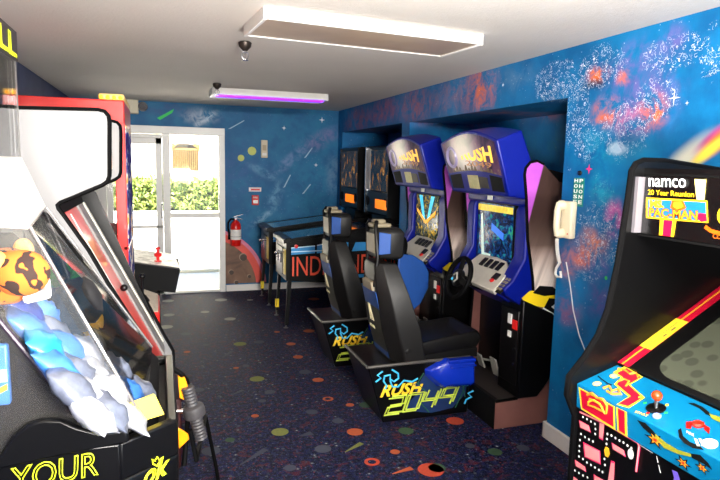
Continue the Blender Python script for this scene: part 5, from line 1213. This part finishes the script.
bl(MB().box(x0, x0 + .02, y0 + .05, y1 - .04, .95, 1.89), 'back_panel', WHITEP)
pfm = art('crane_front_print', [(.30, (16, 18, 70)), (.44, (60, 36, 120)), (.50, (24, 70, 150)), (.57, (240, 230, 220)), (.64, (250, 170, 40)), (.72, (20, 24, 80))], 6, 0, .4, .9, (1, .6, 1.6))
pfm.node_tree.nodes['Principled BSDF'].inputs['Specular IOR Level'].default_value = .05
bl(MB().box(x1 - .008, x1 + .003, y0 + .055, y1 - .04, .95, 1.885), 'printed_front', pfm)
bl(MB().box(x1 - .02, x1 + .004, y0 - .0, y1, 1.2, 1.215), 'front_bar', RED)
cr = bl(MB().box(x1 - .13, x1 - .0, y0 + .02, y1 - .03, 2.015, 2.05), 'crown', mat('crown_cream', (232, 196, 120), .5), bevel=.01)
m = MB()
for k in range(4): m.ball((x1 - .115 + .032 * k, y0 + .02, 2.03), .012, 6)
bl(m, 'light_bulb', mat('amber_bulb', (255, 176, 40), .3, emit=.9), cr)
m = MB(); m.box(x1, -.02, 3.68, 4.18, .665, .785); cl = bl(m, 'control_ledge', RED, bevel=.008)
m = MB(); m.slab([(x1, 3.69, .788), (-.03, 3.69, .788), (-.03, 4.17, .788), (x1, 4.17, .85)], (0, 0, .006)); bl(m, 'control_plate', mat('worn_cream_plate', (200, 190, 170), .5, var=.3, scale=30), cl)
jx = Vector((-.12, 3.9, .80)); m = MB(); m.lathe([(.045, 0), (.04, .02), (.02, .05), (.008, .055), (.007, .16)], jx, (0, 0, 1), 16); m.ball(jx + Vector((0, 0, .17)), .018, 8); bl(m, 'joystick', BLACK, cl)
bl(MB().box(x1, -.05, 3.75, 4.15, 0, .665), 'pedestal', BLACK)
for nm, lab, px, py, y, r, mt in (('plush_toy', 'small red plush toy seen low inside the red framed crane', 110.5, 243, 4.0, .07, mat('red_plush', (200, 24, 24), .9)), ('plush_toy', 'yellow plush toy under the red one inside the red framed crane', 108, 266, 3.72, .065, _mc['yellow_plush'])):
    p = on(px, py, 'y', y); p.x = min(p.x, -.29)
    m = MB(); m.ball(p, r, 12, (1, 1, 1.1)); m.ball(p + Vector((r * .3, -r * .2, r * 1.3)), r * .55, 10); m.ball(p + Vector((r * .75, -r * .3, r * 1.7)), r * .25, 8); m.ball(p + Vector((-r * .15, -r * .3, r * 1.75)), r * .25, 8)
    tag(m.build(nm, mt, None, p), lab, 'plush toy', 'plush toys in the red framed crane')

# ---- black cabinet with a red joystick, in front of the door
B = Vector((-.4, 4.85, 0))
t = root('joystick_cabinet', B, 'black cabinet with a red joystick on a silvery panel, in front of the glass door', 'arcade machine')
bl = lambda mb, n, m, p=t, **kw: mb.build(n, m, p, B, **kw)
y0, y1 = 4.5, 5.0
P = [on(x, y, 'y', y0) for x, y in [(120, 261.5), (139, 264), (180.5, 269), (175.5, 293), (157, 291)]]
pr = [(p.x, p.z) for p in P] + [(-.05, .70), (-.35, .66)]
cb = bl(MB().prism(pr, 'y', y0, y1), 'control_box', BLACKM, bevel=.006)
a0, b0 = Vector((P[0].x, y0 + .005, P[0].z + .004)), Vector((P[2].x - .005, y0 + .005, P[2].z + .004))
a1, b1 = a0 + Vector((.0, .46, .03)), b0 + Vector((-.03, .46, .03))
SILV = art('silvery_panel', [(.35, (150, 146, 138)), (.5, (214, 212, 206)), (.65, (240, 238, 232))], 14, 0, 1.0, .3)
bl(MB().slab([a0, b0, b1, a1], (0, 0, .006)), 'control_plate', SILV, cb)
bl(MB().tube([a0 + Vector((0, -.006, 0)), b0 + Vector((0, -.006, 0))], .006, 6), 'edge_trim', STEEL, cb)
jx = on(158, 262, 'y', 4.62); jx.z = a0.z + (b0.z - a0.z) * .6 + .01
RJ = mat('red_joystick', (214, 24, 20), .3, coat=.5)
m = MB(); m.lathe([(.028, 0), (.026, .008), (.012, .012), (.012, .035), (.026, .04), (.028, .06), (.012, .068), (.011, .09), (.018, .094), (.018, .108), (.004, .112)], jx, (0, 0, 1), 16); js = bl(m, 'joystick', RJ, cb)
bl(MB().box(-.36, -.02, y0 + .05, y1, 0, .72), 'pedestal', BLACKM, bevel=.005)
bl(MB().prism([(-.98, 0), (-.36, 0), (-.36, .75), (-.62, .95), (-.66, 1.55), (-.98, 1.55)], 'y', y0 + .02, y1), 'cabinet', BLACKM, bevel=.005)
m = MB(); m.slab([(-.63, y0 + .08, .98), (-.63, y1 - .08, .98), (-.665, y1 - .08, 1.5), (-.665, y0 + .08, 1.5)], (.008, 0, 0)); bl(m, 'screen', mat('dark_screen', (14, 16, 20), .12))

# ------------------------------------------------------------------ view
vs = SC.view_settings
vs.view_transform = 'Standard'; vs.look = 'None'; vs.exposure = 0.75; vs.gamma = 1.0
vs.use_curve_mapping = False
